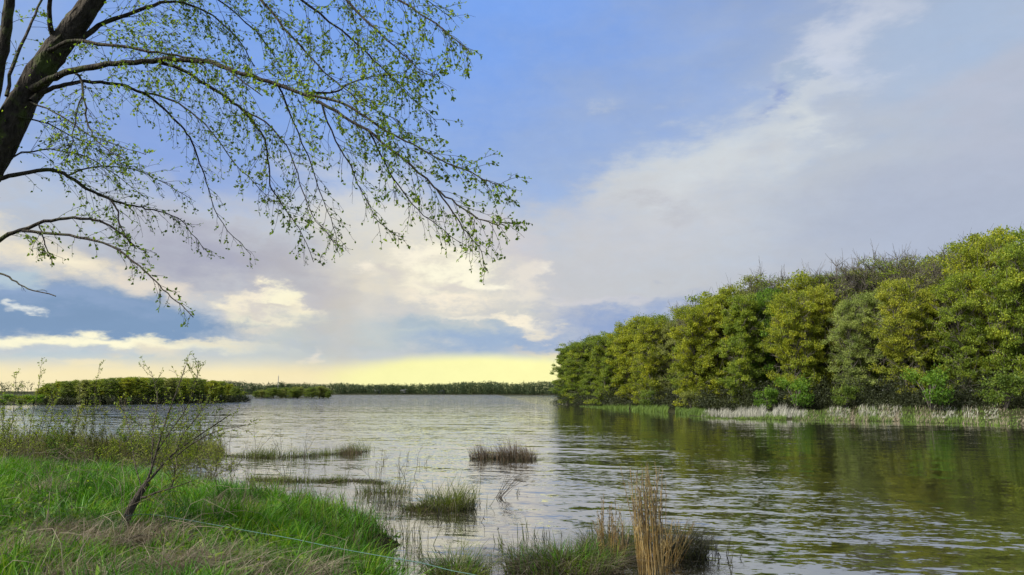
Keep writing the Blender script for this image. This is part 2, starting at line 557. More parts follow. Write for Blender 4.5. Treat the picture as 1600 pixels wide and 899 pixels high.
def water_mat():
    """dark lake water; the wave slopes are added up from wind ripples, chop and a slow wake, calmer in the lee of the wood"""
    m, t = new_mat('lake_water')
    oc = t.new('ShaderNodeTexCoord').outputs['Object']
    sep = t.new('ShaderNodeSeparateXYZ', i0=oc)
    x, y = sep.outputs[0], sep.outputs[1]
    big = t.noise(t.vmath('MULTIPLY', oc, (1, 1.0, 0)), 0.035, 4, 0.55)

    def slopes(vec, scale, detail, amp):
        c = t.noise(vec, scale, detail, 0.55, out='Color')
        return t.vmath('MULTIPLY', t.vmath('SUBTRACT', c, (0.5, 0.5, 0.5)), (*amp, 0))

    # crests lie across the view, tilted a little
    rot = t.new('ShaderNodeMapping', Vector=oc)
    rot.inputs['Rotation'].default_value = (0, 0, math.radians(14))
    rv = rot.outputs[0]
    fine = slopes(t.vmath('MULTIPLY', rv, (4.6, 10.5, 1)), 1.0, 3, (0.7, 1.0))
    chop = slopes(t.vmath('MULTIPLY', rv, (1.0, 2.9, 1)), 1.0, 3, (0.6, 1.0))
    swell = slopes(t.vmath('MULTIPLY', rv, (0.07, 0.7, 1)), 1.0, 2, (0.3, 1.0))
    # exposure to the wind: open water is ruffled, the lee of the wood is smooth
    lee = t.math('ADD', t.math('ADD', x, t.math('MULTIPLY', y, 0.03)), t.math('MULTIPLY_ADD', big, 7, -3.5))
    lee = t.maprange(lee, 7.0, 12.5, 1.0, 0.22, 'SMOOTHSTEP')
    ruff = t.maprange(t.math('ADD', y, t.math('MULTIPLY_ADD', big, 80, -40)), 75, 190, 0.0, 1.0, 'SMOOTHSTEP')
    patch = t.maprange(t.noise(t.vmath('MULTIPLY', rv, (0.05, 0.16, 1)), 1.0, 3, 0.6), 0.35, 0.62, 0.25, 1.0, 'SMOOTHSTEP')
    near = t.maprange(y, 10.5, 15, 0.35, 1.0, 'SMOOTHSTEP')
    a_f = t.math('MULTIPLY', t.math('MULTIPLY', lee, t.math('MULTIPLY', patch, near)), t.math('MULTIPLY_ADD', ruff, 1.1, WAVES[0]))
    a_c = t.math('MULTIPLY', t.math('MULTIPLY', lee, near), t.math('MULTIPLY_ADD', ruff, 0.8, WAVES[1]))
    a_s = t.math('MULTIPLY', near, t.math('MULTIPLY', lee, WAVES[2]))
    # the open side on the right catches a livelier chop close to the camera
    live = t.math('MULTIPLY', t.maprange(y, 75, 32, 0.0, 1.0, 'SMOOTHSTEP'), t.maprange(x, -1.5, 3, 0.0, 1.0, 'SMOOTHSTEP'))
    a_f = t.math('MULTIPLY', a_f, t.math('MULTIPLY_ADD', live, 1.1, 1.0))
    a_c = t.math('MULTIPLY', a_c, t.math('MULTIPLY_ADD', live, 0.5, 1.0))
    a_s = t.math('MULTIPLY', a_s, t.math('MULTIPLY_ADD', live, 1.3, 1.0))
    s = t.vmath('SCALE', fine, a_f)
    s = t.vmath('ADD', s, t.vmath('SCALE', chop, a_c))
    s = t.vmath('ADD', s, t.vmath('SCALE', swell, a_s))
    nrm = t.vmath('NORMALIZE', t.vmath('ADD', s, (0, 0, 1)))
    fr = t.new('ShaderNodeFresnel', IOR=1.333, Normal=nrm)
    body = t.new('ShaderNodeBsdfDiffuse', Color=(0.020, 0.020, 0.012))
    gl = t.new('ShaderNodeBsdfGlossy', Color=(0.97, 0.97, 0.96), Roughness=0.02, Normal=nrm)
    mx = t.new('ShaderNodeMixShader', i0=t.math('POWER', fr.outputs[0], WATER_POW))
    t.l.new(body.outputs[0], mx.inputs[1])
    t.l.new(gl.outputs[0], mx.inputs[2])
    finish(t, mx.outputs[0])
    return m


WAVES = (0.26, 0.20, 0.10)
WATER_POW = 0.38


# ------------------------------------------------------------------ setting: ground and water
def poly_sd(poly, xy):
    """signed distance to a polygon, positive inside"""
    p = np.asarray(poly, float)[:, :2]
    a, b = p, np.roll(p, -1, 0)
    best = np.full(len(xy), 1e18)
    inside = np.zeros(len(xy), bool)
    for (ax, ay), (bx, by) in zip(a, b):
        ex, ey = bx - ax, by - ay
        t = np.clip(((xy[:, 0] - ax) * ex + (xy[:, 1] - ay) * ey) / (ex * ex + ey * ey + 1e-12), 0, 1)
        d2 = (xy[:, 0] - ax - t * ex) ** 2 + (xy[:, 1] - ay - t * ey) ** 2
        best = np.minimum(best, d2)
        cond = (ay > xy[:, 1]) != (by > xy[:, 1])
        with np.errstate(divide='ignore', invalid='ignore'):
            xc = (bx - ax) * (xy[:, 1] - ay) / (by - ay) + ax
        inside ^= cond & (xy[:, 0] < xc)
    return np.where(inside, 1, -1) * np.sqrt(best)


BANK = [P(-260, 728), P(0, 742), P(150, 756), P(300, 772), P(400, 788), P(505, 812), P(572, 832), P(598, 856), P(586, 890), P(610, 935),
        (-0.4, 7.2, 0), (1.6, 6.2, 0), (5, 5.0, 0), (14, 2, 0), (40, -8, 0), (90, -60, 0), (90, -400, 0), (-400, -400, 0), (-400, 60, 0), (-60, 38, 0)]
MARSH = [P(-320, 692), P(0, 690), P(100, 692), P(230, 692), P(310, 696), P(352, 704), P(340, 716), P(230, 722), P(120, 728), P(0, 733), P(-260, 733)]
WOOD = [P(868, 632), P(930, 635), P(1000, 640), P(1080, 650), P(1130, 656), P(1250, 658), P(1400, 660), P(1520, 664), P(1640, 670),
        (55, 40, 0), (120, 20, 0), (500, 0, 0), (500, 330, 0), (120, 240, 0), (30, 205, 0), (14, 185, 0)]
ISLAND = [P(40, 632.4), P(150, 632), P(250, 630.8), P(330, 629.3), P(385, 627.8), PD(396, 627, 222), PD(360, 626, 245), PD(200, 626, 245), PD(40, 627, 230)]
ISLAND = [np.array([p[0], p[1], 0]) for p in ISLAND]
LEFTLAND = [P(70, 632.5), P(0, 634), P(-300, 637), (-300, 150, 0), (-300, 700, 0), (-180, 300, 0), (-130, 215, 0)]
SPIT = [P(396, 622.6), P(450, 622.4), P(520, 621.8), PD(526, 621, 400), PD(396, 621, 400)]
SPIT = [np.array([p[0], p[1], 0]) for p in SPIT]
FARLAND = [(-3500, 800, 0), (-700, 815, 0), (-150, 830, 0), (100, 860, 0), (600, 840, 0), (3500, 700, 0), (3500, 4000, 0), (-3500, 4000, 0)]


def vnoise(xy, s, seed):
    r = np.random.default_rng(seed)
    g = r.random((64, 64))
    p = xy * s
    i = np.floor(p).astype(int)
    f = p - i
    f = f * f * (3 - 2 * f)
    a = lambda dx, dy: g[(i[:, 0] + dx) % 64, (i[:, 1] + dy) % 64]
    return (a(0, 0) * (1 - f[:, 0]) + a(1, 0) * f[:, 0]) * (1 - f[:, 1]) + (a(0, 1) * (1 - f[:, 0]) + a(1, 1) * f[:, 0]) * f[:, 1]


def edge_wob(xy):
    return (vnoise(xy, 0.9, 1) - .5) * 1.3 + (vnoise(xy, 3.1, 2) - .5) * 0.5


def ground_z(xy):
    xy = np.asarray(xy, float).reshape(-1, 2)
    wob = edge_wob(xy)
    z = np.full(len(xy), -0.9)
    sd = poly_sd(BANK, xy) + wob
    z = np.maximum(z, np.where(sd > 0, 0.02 + 0.55 * (1 - np.exp(-np.maximum(sd, 0) / 1.6)) + 0.035 * np.clip(sd, 0, 14), np.maximum(sd * 0.4, -0.9)))
    sd = poly_sd(MARSH, xy) + wob
    z = np.maximum(z, np.where(sd > 0, np.minimum(0.02 + sd * 0.06, 0.12), np.maximum(sd * 0.4, -0.9)))
    for poly, slope, top in ((WOOD, 0.08, 2.5), (ISLAND, 0.08, 0.6), (LEFTLAND, 0.05, 1.2), (SPIT, 0.06, 0.5), (FARLAND, 0.03, 4.0)):
        sd = poly_sd(poly, xy) + wob * 2
        z = np.maximum(z, np.where(sd > 0, np.minimum(np.minimum(sd * .02, .25) + np.maximum(sd - 12, 0) * slope, top), np.maximum(sd * 0.2, -0.9)))
    return z + (vnoise(xy, 1.7, 3) - .5) * 0.06


def gz(x, y):
    return float(ground_z(np.array([[x, y]]))[0])


def polar_sheet(name, rr, na, zf, mat, smooth=True):
    ang = np.linspace(0, 2 * math.pi, na, endpoint=False)
    R, A = np.meshgrid(rr, ang, indexing='ij')
    xy = np.stack([R.ravel() * np.sin(A.ravel()), R.ravel() * np.cos(A.ravel())], 1)
    z = zf(xy)
    mb = MB()
    i = np.arange(len(rr) - 1)[:, None] * na
    j = np.arange(na)[None]
    j2 = (j + 1) % na
    q = np.stack([i + j, i + na + j, i + na + j2, i + j2], -1)[..., ::-1].reshape(-1, 4)
    mb.add(np.column_stack([xy, z]), q)
    return link(name, mb.mesh(name, mat, smooth), kind='structure')


ground = polar_sheet('ground', np.concatenate([[0.02], np.geomspace(0.6, 60, 130), np.geomspace(62, 5000, 110)]), 620, ground_z, soil_mat())
water = polar_sheet('water', np.array([0.02, 20, 100, 600, 5200]), 72, lambda xy: np.zeros(len(xy)), water_mat(), False)


# ------------------------------------------------------------------ broadleaf trees
def clump_leaves(mb, centers, radii, n_each, size, flat=0.5):
    """leaf quads spread through flattened clumps"""
    k = len(centers)
    n = n_each * k
    c = np.repeat(centers, n_each, 0)
    r = np.repeat(radii, n_each)
    d = rng.normal(size=(n, 3))
    d /= np.linalg.norm(d, axis=1, keepdims=True)
    rad = rng.uniform(0.15, 1, n) ** 0.6 * np.where(rng.random(n) < .16, rng.uniform(1.0, 1.55, n), 1)
    off = d * (rad * r)[:, None]
    off[:, 2] *= flat
    off[:, 2] = np.where(off[:, 2] < 0, off[:, 2] * 0.7, off[:, 2])
    lean = rng.normal(size=(n, 3)) * 0.8 + d * 0.6
    lean[:, 2] -= 0.25
    L = size * rng.uniform(0.7, 1.3, n)
    mb.leaves(c + off, lean, L, L * 0.75)


def make_tree_meshes(seed, H, R, base, nclump, nleaf, leaf=0.2, bare=0.0, lean=0.0, top_bias=0.0):
    """trunk, branches and crown of one woodland tree, H metres tall"""
    r = np.random.default_rng(seed)
    tr, br, cr = MB(), MB(), MB()
    ztop = H * 0.86
    zs = np.linspace(-0.3, ztop, 9)
    tx = np.cumsum(r.normal(0, 0.10, 9)) + lean * zs / H
    ty = np.cumsum(r.normal(0, 0.10, 9))
    tp = np.column_stack([tx, ty, zs])
    r0 = H * 0.0125
    tr.tube(tp, r0 * np.linspace(1.15, 0.22, 9) * np.r_[1.35, np.ones(8)], 8)
    # clump centres on limbs that leave the trunk
    cents, rads = [], []
    nl = max(8, nclump // 5)
    twn = 10 if bare > 0.3 else 2
    for i in range(nl):
        f = (i + r.uniform(0, 1)) / nl
        zb = H * (base + (0.80 - base) * f * 0.92)
        k = min(7.999, max(0, (zb + 0.3) / (ztop + 0.3) * 8))
        p0 = tp[int(k)] + (tp[int(k) + 1] - tp[int(k)]) * (k - int(k))
        a = i * 2.4 + r.uniform(-.5, .5)
        prof = math.sin(math.pi * min(1, 0.25 + 0.62 * f)) ** 0.6
        reach = R * prof * r.uniform(0.72, 1.08)
        rise = reach * (0.15 + 0.75 * f) + H * 0.03
        p1 = p0 + [math.cos(a) * reach, math.sin(a) * reach, min(rise, H * 0.90 - p0[2])]
        mid = (p0 + p1) / 2 + [0, 0, reach * 0.12]
        path = spline([p0, mid, p1], 6)
        path[1:5] += r.normal(0, 0.12, (4, 3))
        br.tube(path, r0 * 0.42 * np.linspace(1, 0.18, 6), 5)
        for j in range(8):
            u = 0.38 + 0.62 * (j + r.uniform(0, 1)) / 8
            q = path[min(5, int(u * 5))] + np.clip(r.normal(0, 1, 3), -1.6, 1.5) * R * np.array([0.24, 0.24, 0.2])
            br.tube(spline([path[min(4, int(u * 4))], (q + path[min(4, int(u * 4))]) / 2 + r.normal(0, .15, 3), q], 4), r0 * 0.16 * np.linspace(1, 0.3, 4), 4)
            for kk in range(twn):
                e = q + r.normal(0, 1, 3) * R * 0.15 + [0, 0, R * 0.12]
                mq = (q + e) / 2 + r.normal(0, .12, 3)
                br.tube(spline([q, mq, e], 4), np.linspace(.028, .012, 4), 3)
                if bare > .3:
                    br.tube(np.array([mq, mq + (e - q) * .3 + r.normal(0, .25, 3)]), [.016, .01], 3)
            if r.random() > bare:
                cents.append(q)
                rads.append(R * r.uniform(0.11, 0.26))
    for i in range(13):                                   # the leader's own top clumps
        q = tp[-1] + np.clip(r.normal(0, 1, 3), -1.5, 1.2) * R * np.array([0.34, 0.34, 0.14]) + [0, 0, H * 0.035]
        br.tube(np.array([tp[-1], (tp[-1] + q) / 2 + r.normal(0, .1, 3), q]), 0.03 * H / 15, 4)
        if r.random() > bare:
            cents.append(q)
            rads.append(R * r.uniform(0.18, 0.3))
        elif True:
            for kk in range(14):
                e = q + r.normal(0, 1, 3) * R * 0.16 + [0, 0, R * 0.10]
                br.tube(spline([q, (q + e) / 2 + r.normal(0, .12, 3), e], 4), np.linspace(.026, .011, 4), 3)
    if cents:
        clump_leaves(cr, np.array(cents), np.array(rads), nleaf, leaf)
    return tr, br, cr


PROTO = []
specs = [  # H, R, base, clumps, leaves per clump, leaf size, bare
    (16, 4.4, 0.05, 150, 170, 0.20, 0.05),
    (16, 4.8, 0.04, 165, 165, 0.21, 0.08),
    (16, 4.1, 0.05, 140, 185, 0.20, 0.03),
    (16, 5.0, 0.08, 165, 155, 0.21, 0.12),
    (16, 4.6, 0.05, 150, 150, 0.19, 0.14),
    (16, 4.6, 0.18, 120, 70, 0.17, 0.36),      # thin, half in leaf
    (16, 4.2, 0.25, 110, 45, 0.15, 0.66),      # nearly bare
]
for i, (H_, R_, b_, nc_, nl_, ls_, ba_) in enumerate(specs):
    tr_, br_, cr_ = make_tree_meshes(100 + i, H_, R_, b_, nc_, nl_, ls_, ba_)
    PROTO.append((tr_.mesh('trunk', M['wood_bark'], True), br_.mesh('branches', M['wood_bark']), cr_.mesh('crown', M['leaf_green'])))


def place_tree(proto, loc, height, width, rz, leafmat, label, group, cat='tree', name='broadleaf_tree'):
    t = thing(name, label, cat, loc, group, rz, (height / 16 * width, height / 16 * width, height / 16))
    for nm, me in zip(('trunk', 'branches', 'crown'), PROTO[proto]):
        o = link(nm, me, t, kind='stuff' if nm != 'trunk' else None)
        if nm == 'crown':
            o.material_slots[0].link = 'OBJECT'
            o.material_slots[0].material = M['leaf_' + leafmat]
    return t


WD_PX = [860, 900, 1000, 1100, 1200, 1300, 1400, 1500, 1600, 1760]
WD_D = [172, 152, 124, 106, 97, 92, 88, 85, 82, 76]
ORD = ['first', 'second', 'third', 'fourth', 'fifth', 'sixth', 'seventh', 'eighth', 'ninth', 'tenth', 'eleventh', 'twelfth', 'thirteenth',
       'fourteenth', 'fifteenth', 'sixteenth', 'seventeenth', 'eighteenth', 'nineteenth', 'twentieth', 'twenty-first', 'twenty-second',
       'twenty-third', 'twenty-fourth', 'twenty-fifth', 'twenty-sixth', 'twenty-seventh', 'twenty-eighth']
KIND_TXT = {'yellow': 'yellow green oak', 'golden': 'golden leafed oak', 'green': 'mid green broadleaf tree', 'dark': 'dark green broadleaf tree',
            'grey': 'grey olive tree', 'silver': 'pale silvery green tree', 'lush': 'fresh green tree'}

FRONT = [(886, 538, 'dark', 2, 1.15), (912, 525, 'green', 0, 1.1), (944, 519, 'green', 1, 1.0), (982, 494, 'yellow', 2, 1.0), (1016, 492, 'yellow', 3, .8),
         (1050, 494, 'grey', 4, .8), (1088, 474, 'yellow', 1, .9), (1128, 448, 'yellow', 0, .85), (1166, 452, 'green', 2, .9), (1204, 440, 'lush', 4, .8),
         (1246, 450, 'yellow', 3, .8), (1290, 432, 'golden', 0, .85), (1334, 462, 'silver', 4, .8), (1372, 446, 'silver', 1, .8), (1418, 430, 'golden', 3, .8),
         (1462, 436, 'yellow', 2, .85), (1508, 420, 'green', 4, .8), (1556, 362, 'yellow', 3, .85), (1604, 372, 'green', 1, .8), (1660, 350, 'green', 0, .8),
         (1725, 350, 'yellow', 3, .8)]
n_ = 0
for i, (px, ty, km, pr, wf) in enumerate(FRONT):
    d = float(np.interp(px, WD_PX, WD_D)) + (i % 2) * 4.5
    b = PD(px, HOR, d)
    z = gz(b[0], b[1])
    top = PD(px, ty + (i % 2) * 4, d)[2]
    place_tree(pr, (b[0], b[1], z - 0.1), top - z, wf * 0.86, i * 1.7, km,
               '%s in the front row of the wood, %s from its point' % (KIND_TXT[km], ORD[i]), 'trees along the front of the wood')
SECOND = [(900, 531, 'green', 1, 1.1), (928, 521, 'dark', 4, 1.0), (964, 509, 'green', 0, .9), (1000, 490, 'yellow', 4, .9), (1036, 487, 'green', 1, .9),
          (1072, 478, 'grey', 5, .9), (1108, 457, 'green', 3, .9), (1146, 440, 'yellow', 4, .8), (1186, 425, 'grey', 4, .8), (1222, 426, 'green', 5, .9),
          (1264, 422, 'yellow', 1, .8), (1308, 418, 'green', 5, .9), (1350, 398, 'grey', 6, .9), (1394, 400, 'green', 5, .9), (1436, 392, 'grey', 5, .9),
          (1478, 394, 'yellow', 5, .9), (1524, 372, 'green', 4, .8), (1578, 352, 'yellow', 1, .8), (1632, 350, 'green', 3, .8)]
for i, (px, ty, km, pr, wf) in enumerate(SECOND):
    d = float(np.interp(px, WD_PX, WD_D)) + 9
    b = PD(px, HOR, d)
    z = gz(b[0], b[1])
    top = PD(px, ty, d)[2]
    txt = {5: 'half leafless grey tree', 6: 'bare topped grey tree'}.get(pr, KIND_TXT[km])
    place_tree(pr, (b[0], b[1], z - 0.1), top - z, wf, i * 2.3 + 1, km,
               '%s behind the front row, %s in the second row from the point' % (txt, ORD[i]), 'second row trees of the wood')
for i in range(17):
    px = 905 + i * 46
    d = float(np.interp(px, WD_PX, WD_D)) + 19
    b = PD(px, HOR, d)
    z = gz(b[0], b[1])
    ty = float(np.interp(px, [880, 1000, 1100, 1200, 1400, 1550, 1700], [552, 505, 475, 446, 412, 384, 372]))
    place_tree([0, 1, 3, 2][i % 4], (b[0], b[1], z - 0.1), PD(px, ty, d)[2] - z, 1.05, i * 1.1, ['green', 'dark', 'grey'][i % 3],
               'shaded tree deep inside the wood, mostly hidden by the rows before it', 'inner trees of the wood')


# undergrowth below the edge of the wood
def undergrowth():
    mb = MB()
    cs, rs = [], []
    for px in np.linspace(868, 1740, 420):
        d = float(np.interp(px, WD_PX, WD_D)) + rng.uniform(-5, 6)
        b = PD(px, HOR, d)
        h = rng.uniform(0.8, 4.2)
        for q in range(3):
            cs.append([b[0] + rng.normal(0, .5), b[1] + rng.normal(0, .5), gz(b[0], b[1]) + h * (q + 0.3) / 3])
            rs.append(rng.uniform(0.7, 1.3))
    clump_leaves(mb, np.array(cs), np.array(rs), 80, 0.18, 0.8)
    # thin stems
    for i in range(420):
        px = rng.uniform(872, 1700)
        d = float(np.interp(px, WD_PX, WD_D)) + rng.uniform(-5, 4)
        b = PD(px, HOR, d)
        z = gz(b[0], b[1])
        h = rng.uniform(1.2, 4)
        mb.tube(np.array([[b[0], b[1], z - .1], [b[0] + rng.normal(0, .2), b[1], z + h * .5], [b[0] + rng.normal(0, .5), b[1], z + h]]), [0.03, 0.02, 0.01], 3)
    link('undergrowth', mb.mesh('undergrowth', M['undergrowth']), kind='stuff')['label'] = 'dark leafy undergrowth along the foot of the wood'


undergrowth()


def make_shrub(seed, n, R, H, leafmat, nleaf, leaf):
    r = np.random.default_rng(seed)
    st, cr = MB(), MB()
    cs, rs = [], []
    for i in range(n):
        a = r.uniform(0, 6.28)
        q = np.array([math.cos(a) * R * r.uniform(.2, 1), math.sin(a) * R * r.uniform(.2, 1), H * r.uniform(.3, .95)])
        st.tube(spline([[0, 0, -.1], q * [.4, .4, .6], q], 5), np.linspace(.05, .012, 5), 4)
        cs.append(q)
        rs.append(R * r.uniform(.3, .5))
    clump_leaves(cr, np.array(cs), np.array(rs), nleaf, leaf, 0.85)
    return st.mesh('stems', M['wood_bark']), cr.mesh('crown', M[leafmat])


SHR = make_shrub(5, 16, 1.5, 2.8, 'leaf_lush', 130, 0.16)
for px, dy, sc, km, lb in [(1196, -6, 1.0, 'lush', 'bright green shrub under the wood beside a paler tree'), (1243, -6, 1.35, 'lush', 'largest bright green shrub below the golden oaks'),
                           (1320, -5, .9, 'dark', 'dark rounded shrub just behind the pale reed bed'), (1452, -7, 1.5, 'lush', 'vivid green shrub below the tall trees near the far end'),
                           (1080, -5, .9, 'grey', 'grey leafed shrub at the foot of the yellow oaks'), (1570, -6, 1.3, 'dark', 'dark green shrub at the foot of the tallest oak'),
                           (1010, -5, 1.0, 'dark', 'low dark shrub on the shore near the point of the wood')]:
    d = float(np.interp(px, WD_PX, WD_D)) + dy
    b = PD(px, HOR, d)
    t = thing('shrub', lb, 'shrub', (b[0], b[1], gz(b[0], b[1])), 'shrubs along the edge of the wood', px * .3, sc)
    link('stems', SHR[0], t, 'stuff')
    o = link('crown', SHR[1], t, 'stuff')
    o.material_slots[0].link = 'OBJECT'
    o.material_slots[0].material = M['leaf_' + km]


# ------------------------------------------------------------------ island, left shore, spit, far shore
ORD_ = 0
ip = [62, 76, 92, 104, 118, 131, 146, 160, 172, 186, 199, 213, 226, 240, 252, 266, 279, 293, 306, 318, 331, 344, 357, 369, 380]
it = [604, 597, 594, 594, 592, 591, 592, 590, 589, 588, 587, 587, 588, 589, 588, 588, 588, 589, 589, 591, 592, 594, 598, 603, 610]
ic = ['yellow', 'green', 'yellow', 'dark', 'green', 'grey', 'green', 'yellow', 'dark', 'green']
for i, (px, ty) in enumerate(zip(ip, it)):
    d = float(np.interp(px, [60, 150, 250, 330, 390], [163, 165, 177, 193, 210])) + (i * 7 % 5) * 1.6 + 2.5
    b = PD(px, HOR, d)
    z = gz(b[0], b[1])
    place_tree(i % 5, (b[0], b[1], z - .1), PD(px, ty, d)[2] - z, 1.15, i * 2.1, ic[i % 10],
               '%s on the low wooded island, %s crown from its shrubby end' % (KIND_TXT[ic[i % 10]], ORD[i]), 'trees of the wooded island')
for i in range(14):
    px = 72 + i * 22
    d = 222 + (i % 3) * 3
    b = PD(px, HOR, d)
    place_tree([1, 3, 0][i % 3], (b[0], b[1], .3), PD(px, float(np.interp(px, ip, it)) + 1.5, d)[2] - .3, 1.2, i, ['green', 'yellow'][i % 2],
               'tree at the back of the wooded island, behind its shore row', 'back row trees of the island')
# island undergrowth and its fringe
mb = MB()
cs = np.array([[*PD(px, HOR, float(np.interp(px, [60, 150, 250, 330, 390], [163, 165, 177, 193, 210])) + rng.uniform(-.5, 5))[:2], rng.uniform(.1, 1.5)] for px in rng.uniform(46, 390, 260)])
clump_leaves(mb, cs, rng.uniform(.7, 1.3, 260), 90, .22, .8)
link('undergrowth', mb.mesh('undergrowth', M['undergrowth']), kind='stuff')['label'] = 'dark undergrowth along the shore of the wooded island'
for i, px in enumerate((157, 188, 196)):
    b = PD(px, HOR, 165 + (px - 157) * .12)
    mb = MB()
    mb.tube(spline([[0, 0, -.1], [.1, 0, .6], [.05 - .2 * (i % 2), 0, 1.25 - .3 * (i == 0)]], 5), np.linspace(.12, .06, 5), 6)
    t = thing('dead_stump', 'brownish dead stump on the island shore, %s' % ('standing alone', 'nearer of a close pair', 'taller slanting one of a close pair')[i], 'stump', (b[0], b[1], .05), 'dead stumps on the island shore')
    link('trunk', mb.mesh('trunk', M['brown_reed']), t)
# left shore strip
for i, (px, ty, km) in enumerate([(-30, 612, 'green'), (8, 618, 'lush'), (34, 620, 'green'), (54, 619, 'lush'), (-70, 606, 'dark')]):
    d = 158
    b = PD(px, HOR, d)
    t = thing('shrub', ('broad green bush at the picture edge on the low shore', 'bright low bush on the green shore before the island', 'low mid green bush on the shore before the island',
                        'bright bush where the low shore meets the wooded island', 'dark bush farthest along the low shore')[i], 'shrub', (b[0], b[1], .1), 'bushes on the low shore', i, ((617 - ty) * .16 + 1.2, 2, (632 - ty) * .15 / 2.8))
    link('stems', SHR[0], t, 'stuff')
    o = link('crown', SHR[1], t, 'stuff')
    o.material_slots[0].link = 'OBJECT'
    o.material_slots[0].material = M['leaf_' + km]
for i, (px, ty) in enumerate([(400, 611), (409, 609), (420, 610), (428, 606), (440, 608), (447, 605), (459, 607), (466, 604), (480, 607), (487, 605), (500, 603), (506, 607), (514, 612)]):
    d = 338 + (i % 3) * 7
    b = PD(px, HOR, d)
    place_tree(i % 5, (b[0], b[1], .1), PD(px, ty, d)[2], 2.0 + (i * 5 % 4) * .25, i * 1.3, ['dark', 'grey', 'dark'][i % 3],
               'low dark tree on the narrow spit, %s from the end beside the island' % ORD[i], 'trees of the narrow spit')


def far_wood():
    """the far shore's wood reads as one mass: leaf clumps and trunks in one object"""
    mb = MB()
    cs, rs = [], []
    for i in range(2200):
        px = rng.uniform(300, 1000) if i < 1900 else rng.uniform(-900, 300)
        d = rng.uniform(862, 935)
        b = PD(px, HOR, d)
        h = float(np.interp(px, [300, 520, 560, 600, 700, 740, 770, 800, 850, 1000], [14, 13, 10, 11, 11, 14, 15, 12, 15, 15])) * (.75 + .5 * vnoise(b[None, :2], .03, 61)[0]) * rng.uniform(.8, 1.08)
        for q in range(4):
            cs.append([b[0] + rng.normal(0, 1.6), b[1] + rng.normal(0, 1.6), 1 + h * (q + .6) / 4.4])
            rs.append(rng.uniform(1.6, 2.8))
        mb.tube([[b[0], b[1], 0], [b[0] + .2, b[1], h * .8]], [.25, .1], 4)
    clump_leaves(mb, np.array(cs), np.array(rs), 14, 1.1, .8)
    link('far_wood', mb.mesh('far_wood', M['far_leaf']), kind='stuff')['label'] = 'thin dark line of woods along the far shore'


far_wood()


def plain_mat(name, c, rough=.6, n=None):
    m, t = new_mat(name)
    col = t.mix(t.noise(t.new('ShaderNodeTexCoord').outputs['Object'], 3, 4, .6), [x * .85 for x in c], [min(1, x * 1.1) for x in c])
    p = t.new('ShaderNodeBsdfPrincipled', Base_Color=col, Roughness=rough)
    finish(t, p.outputs[0])
    return m


M['white_wall'] = plain_mat('white_wall', (.2, .2, .21))
M['grey_roof'] = plain_mat('grey_roof', (.12, .12, .13))
M['steel'] = plain_mat('mast_steel', (.35, .35, .36), .4)
M['glass'] = plain_mat('window_glass', (.04, .05, .06), .1)
for i, (px, wd, hh) in enumerate([(590, 7, 2.4), (632, 9, 2.8), (690, 6, 2.2)]):
    d = 878
    b = PD(px, HOR, d)
    t = thing('house', ('small pale house among the far shore trees, nearest the radio mast', 'wider pale house at the middle of the far shore', 'small pale house on the far shore nearest the wooded point')[i],
              'house', (b[0], b[1], gz(b[0], b[1])), 'houses on the far shore')
    mb = MB(); mb.box((0, 0, hh / 2), (wd, 7, hh)); wl = link('wall', mb.mesh('wall', M['white_wall']), t)
    mb = MB()
    v = [[-wd / 2 - .4, -3.9, hh], [wd / 2 + .4, -3.9, hh], [wd / 2 + .4, 3.9, hh], [-wd / 2 - .4, 3.9, hh], [-wd / 2 - .4, 0, hh + 2.2], [wd / 2 + .4, 0, hh + 2.2]]
    mb.add(v, [[0, 1, 5, 4], [2, 3, 4, 5], [3, 2, 1, 0], [0, 4, 4, 3], [1, 2, 2, 5]]); link('roof', mb.mesh('roof', M['grey_roof']), t)
    for k in (-.25, .25):
        mb = MB(); mb.box((wd * k, -3.52, hh * .55), (1.6, .1, 1.3)); link('window', mb.mesh('window', M['glass']), wl)
b = PD(434, HOR, 880)
t = thing('radio_mast', 'thin steel radio mast above the far shore trees', 'mast', (b[0], b[1], 0))
mb = MB()
mh = PD(434, 588, 880)[2]
for k in range(3):
    a = k * 2.094
    mb.tube([[math.cos(a) * .45, math.sin(a) * .45, 0], [math.cos(a) * .35, math.sin(a) * .35, mh]], .14, 4)
for k in range(14):
    z0 = mh * k / 14
    mb.tube([[.45, 0, z0], [-.22, .39, z0 + mh / 28], [-.22, -.39, z0 + mh / 14]], .09, 3)
link('lattice', mb.mesh('lattice', M['steel']), t)
mb = MB(); mb.tube([[0, 0, mh], [0, 0, mh + 2]], .1, 4); link('antenna', mb.mesh('antenna', M['steel']), t)


# ------------------------------------------------------------------ reed bed and shore grass below the wood
def shore_fringe(px0, px1, y0, y1, n, h, w, mat, name, label, ph=0.25, wind=0.3):
    mb = MB()
    px = rng.uniform(px0, px1, n * 3)
    keep = vnoise(np.stack([px, px * 0], 1), .06, int(px0)) > ph
    px = px[keep][:n]
    yy = np.array([rng.uniform(np.interp(p, *y0), np.interp(p, *y1)) for p in px])
    base = np.array([P(a, b_) for a, b_ in zip(px, yy)])
    base[:, 2] = np.maximum(ground_z(base[:, :2]), -0.1)
    hh = h * rng.uniform(.3, 1.2, len(px)) * (0.35 + .6 * vnoise(np.stack([px, px * 0], 1), .16, 9) + .5 * vnoise(np.stack([px, px * 0], 1), .035, 19))
    hh = hh * np.clip(np.sin(math.pi * (px - px0) / (px1 - px0)), .02, 1) ** .4
    mb.blades(base, hh, w, rng.uniform(0.05, wind, len(px)), rng.uniform(-.8, 1.2, len(px)), levels=3)
    o = link(name, mb.mesh(name, M[mat]), kind='stuff')
    o['label'] = label
    return o


